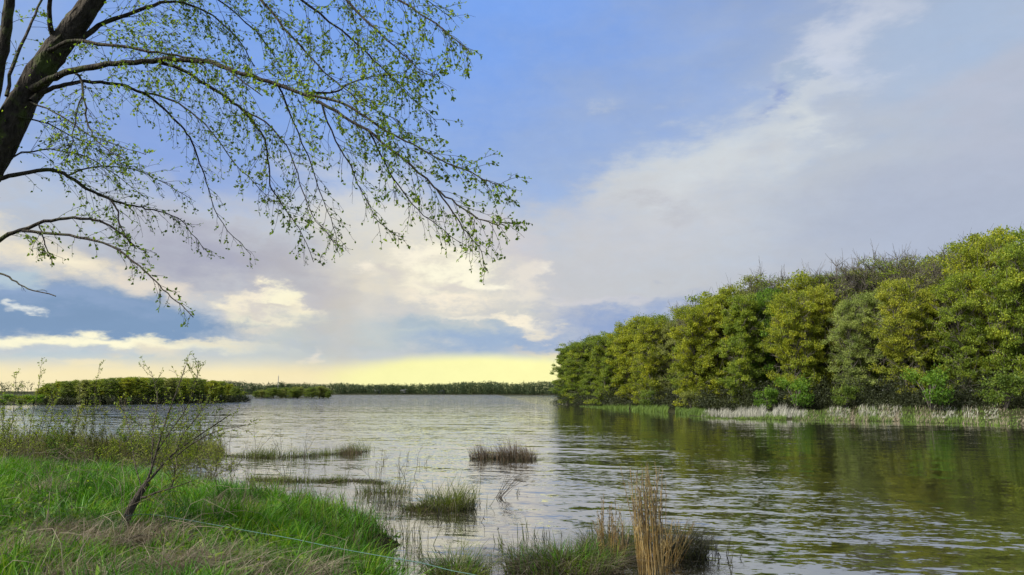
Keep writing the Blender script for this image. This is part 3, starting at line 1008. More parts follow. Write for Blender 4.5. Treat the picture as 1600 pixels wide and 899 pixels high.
Y0 = ([1080, 1130, 1250, 1400, 1520, 1640], [647, 648, 649, 649, 650, 651])
Y1 = ([1080, 1130, 1250, 1400, 1520, 1640], [652, 656, 658, 660, 664, 670])
shore_fringe(1112, 1640, Y0, ([1080, 1130, 1250, 1400, 1640], [650, 652, 655, 656, 660]), 2000, .55, .06, 'pale_reed', 'reed_bed', 'pale dry reeds standing in a bed along the wooded shore', .45, .8)
shore_fringe(1095, 1262, Y0, ([1080, 1130, 1262], [650, 654, 655]), 2000, 1.15, .055, 'pale_reed', 'reed_bed', 'tallest whitish end of the reed bed by the grassy shore', .2, .6)
shore_fringe(1090, 1640, Y0, Y1, 9000, .38, .05, 'shore_grass', 'shore_grass', 'short green grass along the water below the reeds', .2, .6)
shore_fringe(905, 1115, ([900, 1000, 1115], [633, 637, 645]), ([900, 1000, 1115], [636, 642, 653]), 6500, .8, .07, 'shore_grass', 'shore_grass', 'bright green shore grass between the point and the reeds', .25, .5)
shore_fringe(1240, 1640, Y0, Y1, 2600, .5, .05, 'dry', 'dry_sedge', 'bent straw coloured sedge among the reeds', .4, .9)


# ------------------------------------------------------------------ near bank: grass, dry grass, marsh
def in_poly_points(poly, n, x0, x1, y0, y1):
    out = []
    tot = 0
    while tot < n:
        xy = np.column_stack([rng.uniform(x0, x1, n), rng.uniform(y0, y1, n)])
        # keep what the photograph could see, with a margin
        ang = np.abs(xy[:, 0]) / np.maximum(xy[:, 1], .1)
        xy = xy[(poly_sd(poly, xy) + edge_wob(xy) > 0.0) & (ang < 0.95)]
        out.append(xy)
        tot += len(xy)
    return np.concatenate(out)[:n]


DRY_SPOTS = [(P(150, 850, .7), .75), (P(325, 880, .7), .75), (P(352, 803, .6), .5), (P(110, 893, .8), .5), (P(70, 845, .7), .4), (P(245, 845, .7), .4), (P(410, 905, .7), .45), (P(255, 890, .7), .4), (P(20, 880, .7), .4), (P(480, 880, .6), .35), (P(60, 790, .6), .35)]


def near_grass():
    xy = in_poly_points(BANK, 88000, -17, 0.5, 6.5, 27)
    dist = np.hypot(xy[:, 0], xy[:, 1])
    # lush where it is thick, thin where last year's dead grass lies
    thick = np.ones(len(xy))
    for c, r_ in DRY_SPOTS:
        q = np.hypot(xy[:, 0] - c[0], xy[:, 1] - c[1]) / r_
        thick *= 1 - .7 * np.exp(-q ** 2)
    thick *= np.clip((vnoise(xy, 1.4, 51) * .65 + vnoise(xy, 3.7, 52) * .35 - .22) * 4.5 - .25, .06, 1)
    keep = rng.random(len(xy)) < thick
    xy, thick = xy[keep], thick[keep]
    z = ground_z(xy)
    tuft = vnoise(xy, 2.2, 11) * .6 + vnoise(xy, .8, 12) * .5
    h = (0.14 + .52 * tuft ** 1.4) * rng.uniform(.45, 1.3, len(xy)) * (.5 + .5 * thick)
    az = vnoise(xy, .7, 13) * 9 + rng.normal(0, .9, len(xy))
    mb = MB()
    mb.blades(np.column_stack([xy, z - .02]), h, rng.uniform(.010, .024, len(xy)), rng.uniform(.1, 1.2, len(xy)), az)
    # coarser tussocks of longer blades, thickest along the water's edge
    tc_ = in_poly_points(BANK, 900, -17, .5, 6.8, 26)
    sd = poly_sd(BANK, tc_)
    tc_ = tc_[rng.random(len(tc_)) < np.where(sd < 1.2, .9, .4)]
    k = 34
    xy = np.repeat(tc_, k, 0) + rng.normal(0, .07, (len(tc_) * k, 2))
    hh = np.repeat(rng.uniform(.26, .72, len(tc_)), k) * rng.uniform(.5, 1.1, len(xy))
    mb.blades(np.column_stack([xy, ground_z(xy) - .02]), hh, rng.uniform(.010, .026, len(xy)), rng.uniform(.15, 1.4, len(xy)), rng.uniform(0, 6.283, len(xy)))
    o = link('grass', mb.mesh('grass', M['grass']), kind='stuff')
    o['label'] = 'lush bright green grass covering the near bank'


near_grass()


def weeds():
    """low broad leaved weeds and bent dead stems mixed into the grass"""
    xy = in_poly_points(BANK, 700, -15, .2, 6.8, 22)
    xy = xy[vnoise(xy, .6, 81) > .42]
    k = 12
    c = np.repeat(np.column_stack([xy, ground_z(xy)]), k, 0)
    n = len(c)
    c = c + np.column_stack([rng.normal(0, .07, n), rng.normal(0, .07, n), rng.uniform(.03, .26, n)])
    d = np.column_stack([rng.normal(0, 1, n), rng.normal(0, 1, n), rng.uniform(-.1, .7, n)])
    mb = MB()
    L = rng.uniform(.05, .12, n)
    mb.leaves(c, d, L, L * .55, .12, True)
    link('weeds', mb.mesh('weeds', M['leaf_lush']), kind='stuff')['label'] = 'low broad leaved weeds scattered through the bank grass'
    mb = MB()
    xy = in_poly_points(BANK, 420, -15, .2, 6.8, 24)
    for p, z in zip(xy, ground_z(xy)):
        h, a = rng.uniform(.3, .95), rng.uniform(0, 6.283)
        l = h * rng.uniform(.1, 1.3)
        q = np.array([p[0], p[1], z - .03])
        mb.tube(spline([q, q + [math.cos(a) * l * .3, math.sin(a) * l * .3, h * .7], q + [math.cos(a) * l, math.sin(a) * l, h * rng.uniform(.4, 1)]], 6), np.linspace(.0042, .002, 6), 4)
    link('dead_stems', mb.mesh('dead_stems', M['dry']), kind='stuff')['label'] = 'bent dead weed stems standing in the bank grass'


weeds()


def tangles():
    mb = MB()
    for c, r_ in DRY_SPOTS:
        n = int(1150 * r_)
        a = rng.uniform(0, 6.283, n)
        q = r_ * np.sqrt(rng.random(n)) * .8
        xy = np.column_stack([c[0] + q * np.cos(a), c[1] + q * np.sin(a)])
        z = ground_z(xy)
        mb.blades(np.column_stack([xy, z]), rng.uniform(.2, .6, n), rng.uniform(.005, .011, n), rng.uniform(.4, 2.2, n), rng.normal(-.6, 1.3, n), curl=.6)
    # scattered dead stalks through the green
    xy = in_poly_points(BANK, 6500, -15, .3, 6.5, 24)
    mb.blades(np.column_stack([xy, ground_z(xy)]), rng.uniform(.2, .55, len(xy)), .006, rng.uniform(.2, 1.6, len(xy)), rng.uniform(0, 6.283, len(xy)), curl=.5)
    o = link('dry_grass', mb.mesh('dry_grass', M['dry']), kind='stuff')
    o['label'] = 'matted straw coloured dead grass on the near bank'


tangles()


def marsh():
    mb = MB()
    xy = in_poly_points(MARSH, 15000, -32, -8, 24, 42)
    z = np.maximum(ground_z(xy), -.05)
    hmod = .35 + vnoise(xy, .5, 21) * .9
    mb.blades(np.column_stack([xy, z]), hmod * rng.uniform(.4, 1, len(xy)), rng.uniform(.008, .016, len(xy)), rng.uniform(.05, .6, len(xy)), rng.uniform(0, 6.283, len(xy)), levels=3)
    link('marsh_growth', mb.mesh('marsh_growth', M['marsh']), kind='stuff')['label'] = 'olive and brown marsh stems on the low strip behind the bank'
    mb = MB()
    xy = np.column_stack([rng.uniform(-24, .2, 40000), rng.uniform(7, 30, 40000)])
    sd = poly_sd(BANK, xy) + edge_wob(xy)
    xy = xy[(sd < .9) & (sd > -.55) & (rng.random(len(xy)) < .75 * vnoise(xy, 1.1, 71)) & (np.abs(xy[:, 0]) / xy[:, 1] < .95)]
    mb.blades(np.column_stack([xy, np.maximum(ground_z(xy), -.06)]), rng.uniform(.25, .95, len(xy)), .009, rng.uniform(.05, .5, len(xy)), rng.uniform(0, 6.283, len(xy)), levels=3)
    link('bank_sedge', mb.mesh('bank_sedge', M['marsh']), kind='stuff')['label'] = 'thin olive sedge along the outer edge of the bank'


marsh()


# ------------------------------------------------------------------ tufts standing in the water
def tuft(name, label, cat, c, rx, ry, layers, group=None, mound=0.0, sticks=0):
    """layers: (part name, material, count, height lo, hi, width, lean lo, hi, azimuth centre or None)"""
    t = thing(name, label, cat, (c[0], c[1], 0), group)
    if mound > 0:
        m = MB()
        k, na = 7, 26
        rr = np.linspace(0.02, 1.15, k)
        an = np.linspace(0, 2 * math.pi, na, endpoint=False)
        wob = 1 + .18 * np.sin(an * 3 + c[0]) + .1 * np.sin(an * 7)
        X = rr[:, None] * np.cos(an)[None] * rx * wob
        Y = rr[:, None] * np.sin(an)[None] * ry * wob
        Z = mound * (1 - (rr[:, None] / 1.0) ** 2) * (1 + .25 * rng.normal(size=(k, na))) - .03
        i = np.arange(k - 1)[:, None] * na
        j = np.arange(na)[None]
        q = np.stack([i + j, i + na + j, i + na + (j + 1) % na, i + (j + 1) % na], -1)
        m.add(np.stack([X, Y, Z], -1), q)
        link('root_mat', m.mesh('root_mat', SOIL, True), t)
    for (pn, mat, n, h0, h1, w, l0, l1, azc) in layers:
        m = MB()
        a = rng.uniform(0, 6.283, n)
        q = np.sqrt(rng.random(n))
        x, y = rx * q * np.cos(a), ry * q * np.sin(a)
        z = np.maximum(mound * (1 - q ** 2) - .03, -.03) if mound > 0 else np.full(n, -.04)
        cl = .6 + .8 * vnoise(np.column_stack([x + c[0], y + c[1]]), 2.5, 31)
        az = np.arctan2(y, x) + rng.normal(0, 1.0, n) if azc is None else azc + rng.normal(0, .7, n)
        l1 = l1 * 1.5
        m.blades(np.column_stack([x, y, z]), rng.uniform(h0, h1, n) * cl, w * rng.uniform(.6, 1.3, n), rng.uniform(l0, l1, n), az, curl=.7)
        link(pn, m.mesh(pn, M[mat]), t, 'stuff')
    return t


SOIL = soil_mat()

g_ = 'plant clumps standing in the shallows'
c = P(762, 717); tuft('reed_clump', 'brown reed clump alone in open water, shorter half of the pair', 'reeds', c, .75, .35, [('stalks', 'brown_reed', 420, .3, .75, .012, .05, .6, 2.6), ('dark_stalks', 'black_reed', 200, .15, .45, .014, .1, .8, None)], g_, .05)
c = P(808, 718); tuft('reed_clump', 'brown reed clump alone in open water, fuller half of the pair', 'reeds', c, .80, .40, [('stalks', 'brown_reed', 620, .3, .9, .012, .05, .6, 2.4), ('dark_stalks', 'black_reed', 260, .15, .5, .014, .1, .8, None)], g_, .05)
c = P(700, 795); tuft('sedge_tuft', 'green sedge tuft in the middle of the shallows, tallest there', 'sedge', c, .62, .45, [('blades', 'sedge', 620, .25, .78, .011, .1, .8, None), ('straw', 'dry', 160, .2, .7, .008, .2, 1.2, None), ('dead_blades', 'black_reed', 420, .15, .45, .010, .4, 1.6, None)], g_, .08)
c = P(655, 797); tuft('sedge_tuft', 'low brownish sedge tuft against the tall green one', 'sedge', c, .40, .3, [('blades', 'sedge', 220, .12, .38, .010, .1, .8, None), ('dead_blades', 'thatch', 320, .1, .35, .010, .3, 1.5, None)], g_, .06)
c = P(600, 770); tuft('sedge_tuft', 'thin grey green sedge beside bare twigs in the shallows', 'sedge', c, .75, .5, [('blades', 'sedge', 260, .15, .5, .009, .05, .7, None), ('dead_blades', 'thatch', 260, .1, .4, .010, .2, 1.2, None)], g_, .03)
c = P(605, 792); tuft('sedge_tuft', 'dark thin sedge just off the grassy bank edge', 'sedge', c, .35, .3, [('blades', 'black_reed', 160, .15, .45, .009, .1, .6, None)], g_)
c = P(715, 905); tuft('sedge_tuft', 'green arching sedge tuft at the bottom, beside the cord', 'sedge', c, .42, .35, [('blades', 'sedge', 520, .2, .55, .010, .3, 1.2, None), ('fresh_blades', 'grass', 160, .2, .5, .011, .2, 1.0, None), ('straw', 'dry', 160, .2, .5, .008, .4, 1.6, None), ('dead_blades', 'thatch', 260, .12, .4, .009, .6, 1.8, None)], g_, .10)
c = P(880, 893); tuft('sedge_hummock', 'broad hummock of green and matted brown sedge beside golden reeds', 'sedge', c, .85, .55, [('blades', 'sedge', 650, .2, .55, .010, .15, 1.0, None), ('dead_blades', 'thatch', 1000, .15, .5, .009, .6, 2.2, None), ('straw', 'dry', 620, .12, .5, .008, .5, 2.2, None), ('fresh_blades', 'grass', 420, .2, .48, .012, .1, .8, None)], g_, .16)
c = P(960, 868); tuft('sedge_hummock', 'smaller dark hummock right behind the golden reeds', 'sedge', c, .55, .4, [('blades', 'sedge', 520, .2, .6, .010, .1, .8, None), ('dead_blades', 'thatch', 450, .2, .5, .009, .4, 1.6, None), ('straw', 'dry', 380, .15, .6, .008, .3, 1.8, None)], g_, .14)
c = P(1062, 868); tuft('sedge_hummock', 'blackish drooping sedge clump on the open water side of golden reeds', 'sedge', c, .42, .38, [('blades', 'black_reed', 900, .25, .62, .010, .3, 1.4, None), ('green_blades', 'sedge', 160, .1, .35, .010, .2, 1.0, None)], g_, .10)


def reeds(name, label, c, n, hh, spread, lean, azc, mat, plume=True):
    t = thing(name, label, 'reeds', (c[0], c[1], 0), g_)
    st, pl, lf = MB(), MB(), MB()
    pc, pd = [], []
    for i in range(n):
        a, q = rng.uniform(0, 6.283), spread * math.sqrt(rng.random())
        b = np.array([q * math.cos(a), q * .7 * math.sin(a), -.05])
        h = hh * rng.uniform(.45, 1.05)
        az = azc + rng.normal(0, .8)
        l = rng.uniform(0, lean) * h
        tip = b + [math.cos(az) * l, math.sin(az) * l, h]
        path = spline([b, (b + tip) / 2 + [rng.normal(0, .02), rng.normal(0, .02), .03], tip - [0, 0, .05 * h * (rng.random() < .3)]], 6)
        st.tube(path, np.linspace(.0055, .0022, 6), 4)
        k = 3
        lp = path[rng.integers(1, 5, k)]
        lf.blades(lp, rng.uniform(.08, .25, k), .009, rng.uniform(.3, 1.6, k), rng.uniform(0, 6.283, k), levels=3)
        if plume:
            m = 22
            u = rng.random(m) ** .7
            pc.append(path[-1] - (path[-1] - path[-3]) * u[:, None] + rng.normal(0, .008, (m, 3)))
            pd.append((path[-1] - path[-3]) * 3 + rng.normal(0, .25, (m, 3)))
    link('stalks', st.mesh('stalks', M[mat]), t, 'stuff')
    link('leaf_blades', lf.mesh('leaf_blades', M[mat]), t, 'stuff')
    if plume:
        pl.leaves(np.concatenate(pc), np.concatenate(pd), rng.uniform(.03, .07, n * 22), .011)
        link('plumes', pl.mesh('plumes', M['dry']), t, 'stuff')


reeds('golden_reeds', 'tall golden dry reeds with feathery tops, thickest clump near the bottom', P(1018, 896), 85, 1.55, .21, .22, 2.0, 'gold')
reeds('golden_reeds', 'shorter pale straw reeds leaning beside the tall golden clump', P(955, 886), 34, 1.05, .24, .35, 1.2, 'gold')
reeds('golden_reeds', 'few bent straw stalks on the open water side of the golden clump', P(1048, 882), 26, .75, .18, .7, -.2, 'gold', False)


def sprigs(label, pxs, h, mat='black_reed', lean=.3, name='water_stalks'):
    """single thin stalks poking out of the water"""
    c = P(*pxs[0])
    t = thing(name, label, 'stalks', (c[0], c[1], 0), g_)
    m = MB()
    for (px, py) in pxs:
        for k in range(3):
            b = P(px, py) - c + [rng.normal(0, .08), rng.normal(0, .15), 0]
            b[2] = max(gz(b[0] + c[0], b[1] + c[1]), 0) - .05
            hh = h * rng.uniform(.4, 1.1)
            tip = b + [rng.normal(0, lean) * hh, rng.normal(0, lean) * hh, hh]
            m.tube(spline([b, (b + tip) / 2 + rng.normal(0, .02, 3), tip], 4), [.006, .005, .004, .002], 4)
            m.blades(np.array([b + (tip - b) * .5, b + (tip - b) * .2]), rng.uniform(.1, .22, 2), .007, rng.uniform(.2, .9, 2), rng.uniform(0, 6.28, 2), levels=3)
    link('stalks', m.mesh('stalks', M[mat]), t, 'stuff')


sprigs('scattered dark stalks in the water past the blackish sedge', [(1105, 878), (1120, 868), (1132, 885), (1110, 862), (1095, 890), (1140, 872)], .38)
sprigs('thin dark stalks standing between the bank and bottom sedge', [(628, 845), (640, 862), (650, 880), (630, 885), (660, 850), (618, 868)], .4, 'sedge')
sprigs('thin dark stalks in the water before the broad hummock', [(780, 850), (792, 862), (800, 875), (770, 880), (812, 850), (820, 842), (835, 838), (785, 895)], .38, 'sedge')
sprigs('short dark sticks below the middle green tuft', [(735, 805), (742, 815), (700, 818), (690, 812), (720, 822), (735, 812), (680, 806)], .3)
sprigs('lone dark sticks poking from open water near the leaning twig', [(810, 772), (775, 777), (750, 790), (860, 838), (842, 842)], .22)


sprigs('wispy yellow green stems in the water nearest the bank edge', [(440, 782), (460, 776), (480, 790), (500, 782), (520, 795), (540, 790), (430, 768), (560, 800)], .55, 'sedge')
sprigs('wispy stems between the two narrow sedge strips', [(420, 735), (450, 728), (480, 738), (510, 730), (545, 735), (400, 728), (380, 738)], .6, 'marsh')
sprigs('wispy stems past the end of the long sedge strip', [(600, 722), (640, 715), (625, 735), (660, 728), (590, 735)], .5, 'marsh')
sprigs('wispy green stems round the thin grey green sedge', [(570, 785), (585, 800), (620, 785), (640, 775), (605, 810), (560, 770), (630, 800)], .6, 'sedge')
sprigs('wispy stems beside the tall middle green tuft', [(735, 785), (750, 775), (690, 775), (670, 785), (760, 790)], .55, 'sedge')
sprigs('tall dead stalks rising through the grass near the picture edge', [(62, 830), (75, 815), (95, 840), (100, 822), (118, 845)], .9, 'dry')


def litter():
    """broken stems and bits of dead sedge floating round the clumps"""
    m = MB()
    for px, py, sx, sy, n in [(900, 890, 130, 26, 240), (1050, 880, 60, 14, 90), (700, 805, 80, 14, 120), (620, 800, 60, 20, 110), (600, 860, 40, 30, 90), (480, 775, 110, 14, 160),
                              (780, 722, 60, 5, 60), (450, 722, 120, 6, 140), (700, 893, 60, 16, 90), (1340, 668, 240, 4, 120)]:
        c = np.array([P(px + rng.normal(0, sx), py + rng.normal(0, sy)) for _ in range(n)])
        c = c[ground_z(c[:, :2]) < 0]
        k = len(c)
        a = rng.uniform(0, 6.283, k)
        L = rng.uniform(.04, .3, k)
        d = np.column_stack([np.cos(a), np.sin(a), np.zeros(k)])
        sd = np.column_stack([-d[:, 1], d[:, 0], np.zeros(k)]) * rng.uniform(.003, .009, k)[:, None]
        c[:, 2] = rng.uniform(.005, .012, k)
        e = c + d * L[:, None]
        m.add(np.stack([c - sd, c + sd, e + sd, e - sd], 1).reshape(-1, 3), np.arange(4 * k).reshape(k, 4))
    link('floating_litter', m.mesh('floating_litter', M['thatch']), kind='stuff')['label'] = 'bits of dead stem floating round the sedge clumps'


litter()


# low mats of sedge that reach out from the bank
def strip(label, pts, n, h, wid):
    c = P(*pts[0])
    t = thing('sedge_strip', label, 'sedge', (c[0], c[1], 0), 'narrow sedge strips in the shallows')
    line = spline([P(*p) for p in pts], 60)
    m, mm = MB(), MB()
    i = rng.integers(0, 60, n)
    b = line[i] - c + np.column_stack([rng.normal(0, .15, n), rng.normal(0, wid, n), np.full(n, -.03)])
    hm = .25 + vnoise(line[i][:, :2], .9, 41) ** 2 * 1.6
    m.blades(b, h * hm * rng.uniform(.4, 1.1, n), .012, rng.uniform(.1, .9, n), rng.uniform(0, 6.283, n), levels=3)
    link('blades', m.mesh('blades', M['sedge']), t, 'stuff')
    n2 = n
    i = rng.integers(0, 60, n2)
    b = line[i] - c + np.column_stack([rng.normal(0, .15, n2), rng.normal(0, wid, n2), np.full(n2, -.02)])
    mm.blades(b, rng.uniform(.05, .22, n2), .014, rng.uniform(.5, 2, n2), rng.uniform(0, 6.283, n2), levels=3)
    link('dead_blades', mm.mesh('dead_blades', M['thatch']), t, 'stuff')


strip('long dark sedge strip reaching toward the lone brown reeds', [(300, 712), (360, 713), (420, 715), (480, 713), (530, 709), (572, 706)], 1500, .55, .18)
strip('second sedge strip nearer the bank, ending at thin green sedge', [(395, 750), (440, 752), (500, 753), (560, 752), (600, 756)], 1300, .42, .12)
c = P(548, 710); tuft('reed_clump', 'small brown tuft at the tip of the long sedge strip', 'reeds', c, .5, .25, [('stalks', 'brown_reed', 260, .2, .5, .011, .1, .7, 2.2), ('blades', 'sedge', 80, .15, .4, .01, .1, .8, None)], g_)
c = P(408, 714); tuft('sedge_tuft', 'small green tuft halfway along the long sedge strip', 'sedge', c, .6, .3, [('blades', 'sedge', 300, .2, .5, .011, .1, .7, None)], g_)
c = P(520, 752); tuft('sedge_tuft', 'small green tuft on the nearer sedge strip', 'sedge', c, .4, .2, [('blades', 'sedge', 260, .15, .35, .010, .1, .7, None)], g_)


# ------------------------------------------------------------------ saplings and twiggy shrubs
def grow_twigs(mb, lp, ld, path, rad, n, length, r, droop=0.0, spread=0.7, depth=1, t0=.25, leafn=3, sides=4, upb=0.0, leafstep=.09):
    """side twigs along a path; collects leaf points (lp) and directions (ld)"""
    k = len(path)
    seg = np.gradient(path, axis=0)
    for i in range(n):
        u = t0 + (1 - t0) * (i + r.uniform(0, 1)) / n
        f = u * (k - 1)
        a = min(k - 2, int(f))
        p0 = path[a] + (path[a + 1] - path[a]) * (f - a)
        d = seg[a] / (np.linalg.norm(seg[a]) + 1e-9)
        v = r.normal(size=3)
        v -= d * v.dot(d)
        v /= np.linalg.norm(v) + 1e-9
        d2 = d * (1 - spread * .5) + v * spread + [0, 0, upb]
        d2 /= np.linalg.norm(d2)
        L = length * r.uniform(.45, 1.1) * (1.15 - .72 * u)
        m = 6
        pts = [p0]
        dd = d2.copy()
        for j in range(m - 1):
            dd = dd + [0, 0, -droop / m] + r.normal(0, .10, 3)
            dd /= np.linalg.norm(dd)
            pts.append(pts[-1] + dd * L / (m - 1))
        pts = np.array(pts)
        rr = max(rad * .45, .0024)
        mb.tube(pts, np.linspace(rr, max(rr * .35, .0016), m), sides)
        if depth > 0:
            grow_twigs(mb, lp, ld, pts, rr, max(2, int(L / .16)), L * .5, r, droop, spread, depth - 1, .2, leafn, 3, upb, leafstep)
        if leafn:
            q = max(2, int(L / leafstep))
            for u2 in np.linspace(.3, 1, q):
                f2 = u2 * (m - 1)
                a2 = min(m - 2, int(f2))
                pp = pts[a2] + (pts[a2 + 1] - pts[a2]) * (f2 - a2)
                for _ in range(leafn):
                    if r.random() < .75:
                        lp.append(pp)
                        ld.append(dd * .6 + r.normal(0, .7, 3))


def sapling(name, label, base, tops, seed, rad=.012, leafmat='leaf_green', leaf=.045, leafn=1, tw=10, twl=.45, group='saplings and bushes of the near shore', droop=-.2, depth=1, z0=None):
    """tops: list of (dx, dy, height) of the stems"""
    r = np.random.default_rng(seed)
    z = max(gz(base[0], base[1]), -.1) if z0 is None else z0
    t = thing(name, label, 'sapling', (base[0], base[1], z), group)
    st, tg, lv = MB(), MB(), MB()
    lp, ld = [], []
    for (dx, dy, h) in tops:
        b = np.array([r.normal(0, .04), r.normal(0, .04), -.05])
        e = np.array([dx, dy, h])
        path = spline([b, b + (e - b) * [.3, .3, .38] + r.normal(0, .03, 3), b + (e - b) * [.65, .65, .7] + r.normal(0, .05, 3), e], 10)
        st.tube(path, np.linspace(rad, rad * .25, 10), 5)
        grow_twigs(tg, lp, ld, path, rad * .6, tw, twl, r, droop, .55, depth, .3, leafn, 3, .15)
    link('stem', st.mesh('stem', M['willow_bark'], True), t)
    link('twigs', tg.mesh('twigs', M['willow_bark']), t, 'stuff')
    if lp:
        lp, ld = np.array(lp), np.array(ld)
        L = leaf * rng.uniform(.6, 1.2, len(lp))
        lv.leaves(lp, ld, L, L * .42)
        link('leaves', lv.mesh('leaves', M[leafmat]), t, 'stuff')
    return t


# the leaning willow sapling on the bank
def willow():
    D = 12.6
    b0 = P(188, 832, .62)
    D = b0[1]
    t = thing('willow_sapling', 'leaning bare willow sapling with forked trunk on the grassy bank', 'sapling', b0)
    r = np.random.default_rng(77)
    W = lambda pts, d0, d1: [PD(a, c_, d0 + (d1 - d0) * i / (len(pts) - 1)) - b0 for i, (a, c_) in enumerate(pts)]
    tr = spline([PD(186, 838, D) - b0] + W([(190, 827), (199, 806), (210, 785), (223, 764), (232, 752)], D, D + .05), 14)
    m = MB(); m.tube(tr, np.linspace(.075, .042, 14), 9)
    link('trunk', m.mesh('trunk', M['willow_bark'], True), t)
    tg, lv, lp, ld = MB(), MB(), [], []
    px = F / D
    limbs = [
        ([(230, 754), (241, 742), (256, 724), (275, 706), (300, 688), (330, 668), (360, 648)], D, D + .7, 5.5),
        ([(256, 724), (276, 712), (300, 694), (338, 674), (388, 664)], D + .1, D - .5, 3.5),
        ([(226, 762), (236, 735), (246, 700), (260, 655), (276, 612), (290, 572)], D, D + .4, 4.5),
        ([(236, 740), (238, 705), (240, 665), (246, 622), (236, 580)], D + .1, D + 1.0, 3),
        ([(246, 705), (262, 680), (290, 640), (306, 600), (310, 566)], D + .2, D - .4, 2.5),
        ([(221, 778), (230, 776), (246, 769), (268, 763), (300, 752)], D, D - .3, 5),
        ([(268, 763), (272, 745), (274, 728)], D - .2, D - .3, 2.5),
        ([(222, 765), (212, 730), (205, 690), (196, 650), (188, 622)], D, D + .8, 2.5),
        ([(275, 706), (288, 676), (310, 650), (322, 628)], D + .2, D + .9, 2.5),
    ]
    for k, (pts, d0, d1, w) in enumerate(limbs):
        path = spline(W(pts, d0, d1), 14)
        m = MB(); m.tube(path, np.linspace(w, w * .3, 14) / px / 2.3, 6)
        link('limb', m.mesh('limb', M['willow_bark'], True), t)
        grow_twigs(tg, lp, ld, path, .008, 20, .65, r, -.1, .62, 1, .15, 2, 3, .12, .06)
    link('twigs', tg.mesh('twigs', M['willow_bark']), t, 'stuff')
    lp, ld = np.array(lp), np.array(ld)
    L = .042 * rng.uniform(.6, 1.2, len(lp))
    lv.leaves(lp, ld, L, L * .4)
    link('leaves', lv.mesh('leaves', M['leaf_green']), t, 'stuff')


willow()
# thicket to the left of the willow, stems reaching above the far shore
for i, (px, py, top, lb, lm) in enumerate([
        (12, 735, 576, 'slender budding sapling nearest the big tree', 'leaf_green'),
        (40, 728, 560, 'slender leafy sapling, its top standing clear before the sky', 'leaf_green'),
        (70, 726, 600, 'short twiggy sapling between two taller leafy ones', 'leaf_green'),
        (104, 724, 600, 'upright thin sapling left of the forked tall one', 'leaf_grey'),
        (134, 722, 566, 'tall thin sapling with a small forked top over the island trees', 'leaf_green'),
        (165, 722, 640, 'low bushy sapling amid the olive marsh stems', 'leaf_grey'),
        (212, 722, 622, 'bushy green sapling just behind the leaning willow', 'leaf_lush'),
        (255, 722, 632, 'green leafy sapling behind the willow limbs, water side', 'leaf_lush'),
        (310, 720, 650, 'thin twiggy bush on the end of the marsh strip', 'leaf_grey'),
        (188, 724, 655, 'grey green bush low in the marsh left of the willow', 'leaf_green'),
        (235, 742, 648, 'twiggy bush right behind the fork of the willow', 'leaf_grey'),
        (282, 738, 640, 'loose green bush under the outer willow limbs', 'leaf_green'),
        (335, 742, 672, 'small twiggy bush between the willow and the water', 'leaf_grey'),
        (88, 728, 655, 'low green bush at the foot of the thin saplings', 'leaf_lush')]):
    b = P(px, py, .1)
    H = PD(px, top, b[1])[2]
    sapling('sapling', lb, b, [(rng.normal(0, .12), rng.normal(0, .2), H), (rng.normal(0, .4), rng.normal(0, .3), H * .72), (rng.normal(0, .5), rng.normal(0, .3), H * .6), (rng.normal(0, .6), rng.normal(0, .4), H * .5), (rng.normal(0, .5), rng.normal(0, .4), H * .42), (rng.normal(0, .6), rng.normal(0, .4), H * .35)], 200 + i, .014, lm, .075, 2, 19, .6, depth=1)
for i, (px, py, top, lb) in enumerate([
        (398, 716, 655, 'bare twiggy bush on the long sedge strip, nearest the willow'), (438, 716, 668, 'bare twiggy bush halfway on the long sedge strip'),
        (474, 715, 672, 'outermost bare twiggy bush on the long sedge strip'), (446, 756, 690, 'bare twigs rising from the nearer sedge strip'),
        (592, 762, 702, 'bare branching twigs beside the thin grey green sedge'), (625, 768, 708, 'dark bare twigs between sedge tufts in the shallows'),
        (645, 745, 690, 'single slanting twig in the water above the sedge tufts'), (360, 770, 668, 'bare slanting twigs at the water edge of the bank')]):
    b = P(px, py, 0)
    H = PD(px, top, b[1])[2]
    one = i == 6
    sapling('twig_bush', lb, b, [(.35 if one else rng.normal(0, .1), 0, H)] + ([] if one else [(rng.normal(.1, .35), rng.normal(0, .2), H * .8), (rng.normal(-.1, .35), rng.normal(0, .2), H * .55)]),
            230 + i, .008, 'leaf_grey', .03, 0 if i in (6, 5) else 1, 7, .32, depth=1 if not one else 0, z0=0)
for i, (px, py, top, n, wdt, lb) in enumerate([
        (205, 748, 668, 12, .9, 'tangled tan twig thicket close behind the willow trunk'), (270, 752, 660, 13, 1.0, 'tangled tan twig thicket under the long willow limb'),
        (330, 764, 690, 9, .7, 'low tangle of tan twigs at the water edge of the bank'), (120, 738, 660, 11, 1.0, 'brown twig tangle between the tall saplings and the grass'),
        (20, 744, 655, 12, 1.0, 'grey brown twig tangle at the picture edge above the grass'), (385, 782, 735, 7, .5, 'small tan twig tangle on the bank edge past the willow')]):
    b = P(px, py, .2)
    H = PD(px, top, b[1])[2] - .2
    tops = [(rng.normal(.12, .5) * wdt, rng.normal(0, .4) * wdt, H * rng.uniform(.5, 1)) for _ in range(n)]
    t_ = sapling('twig_bush', lb, b, tops, 260 + i, .008, 'leaf_green', .05, 1, 10, .5, depth=1, z0=gz(b[0], b[1]))
    for ch in t_.children:
        if ch.name.startswith(('stem', 'twigs')):
            ch.data.materials[0] = M['tan_twig']
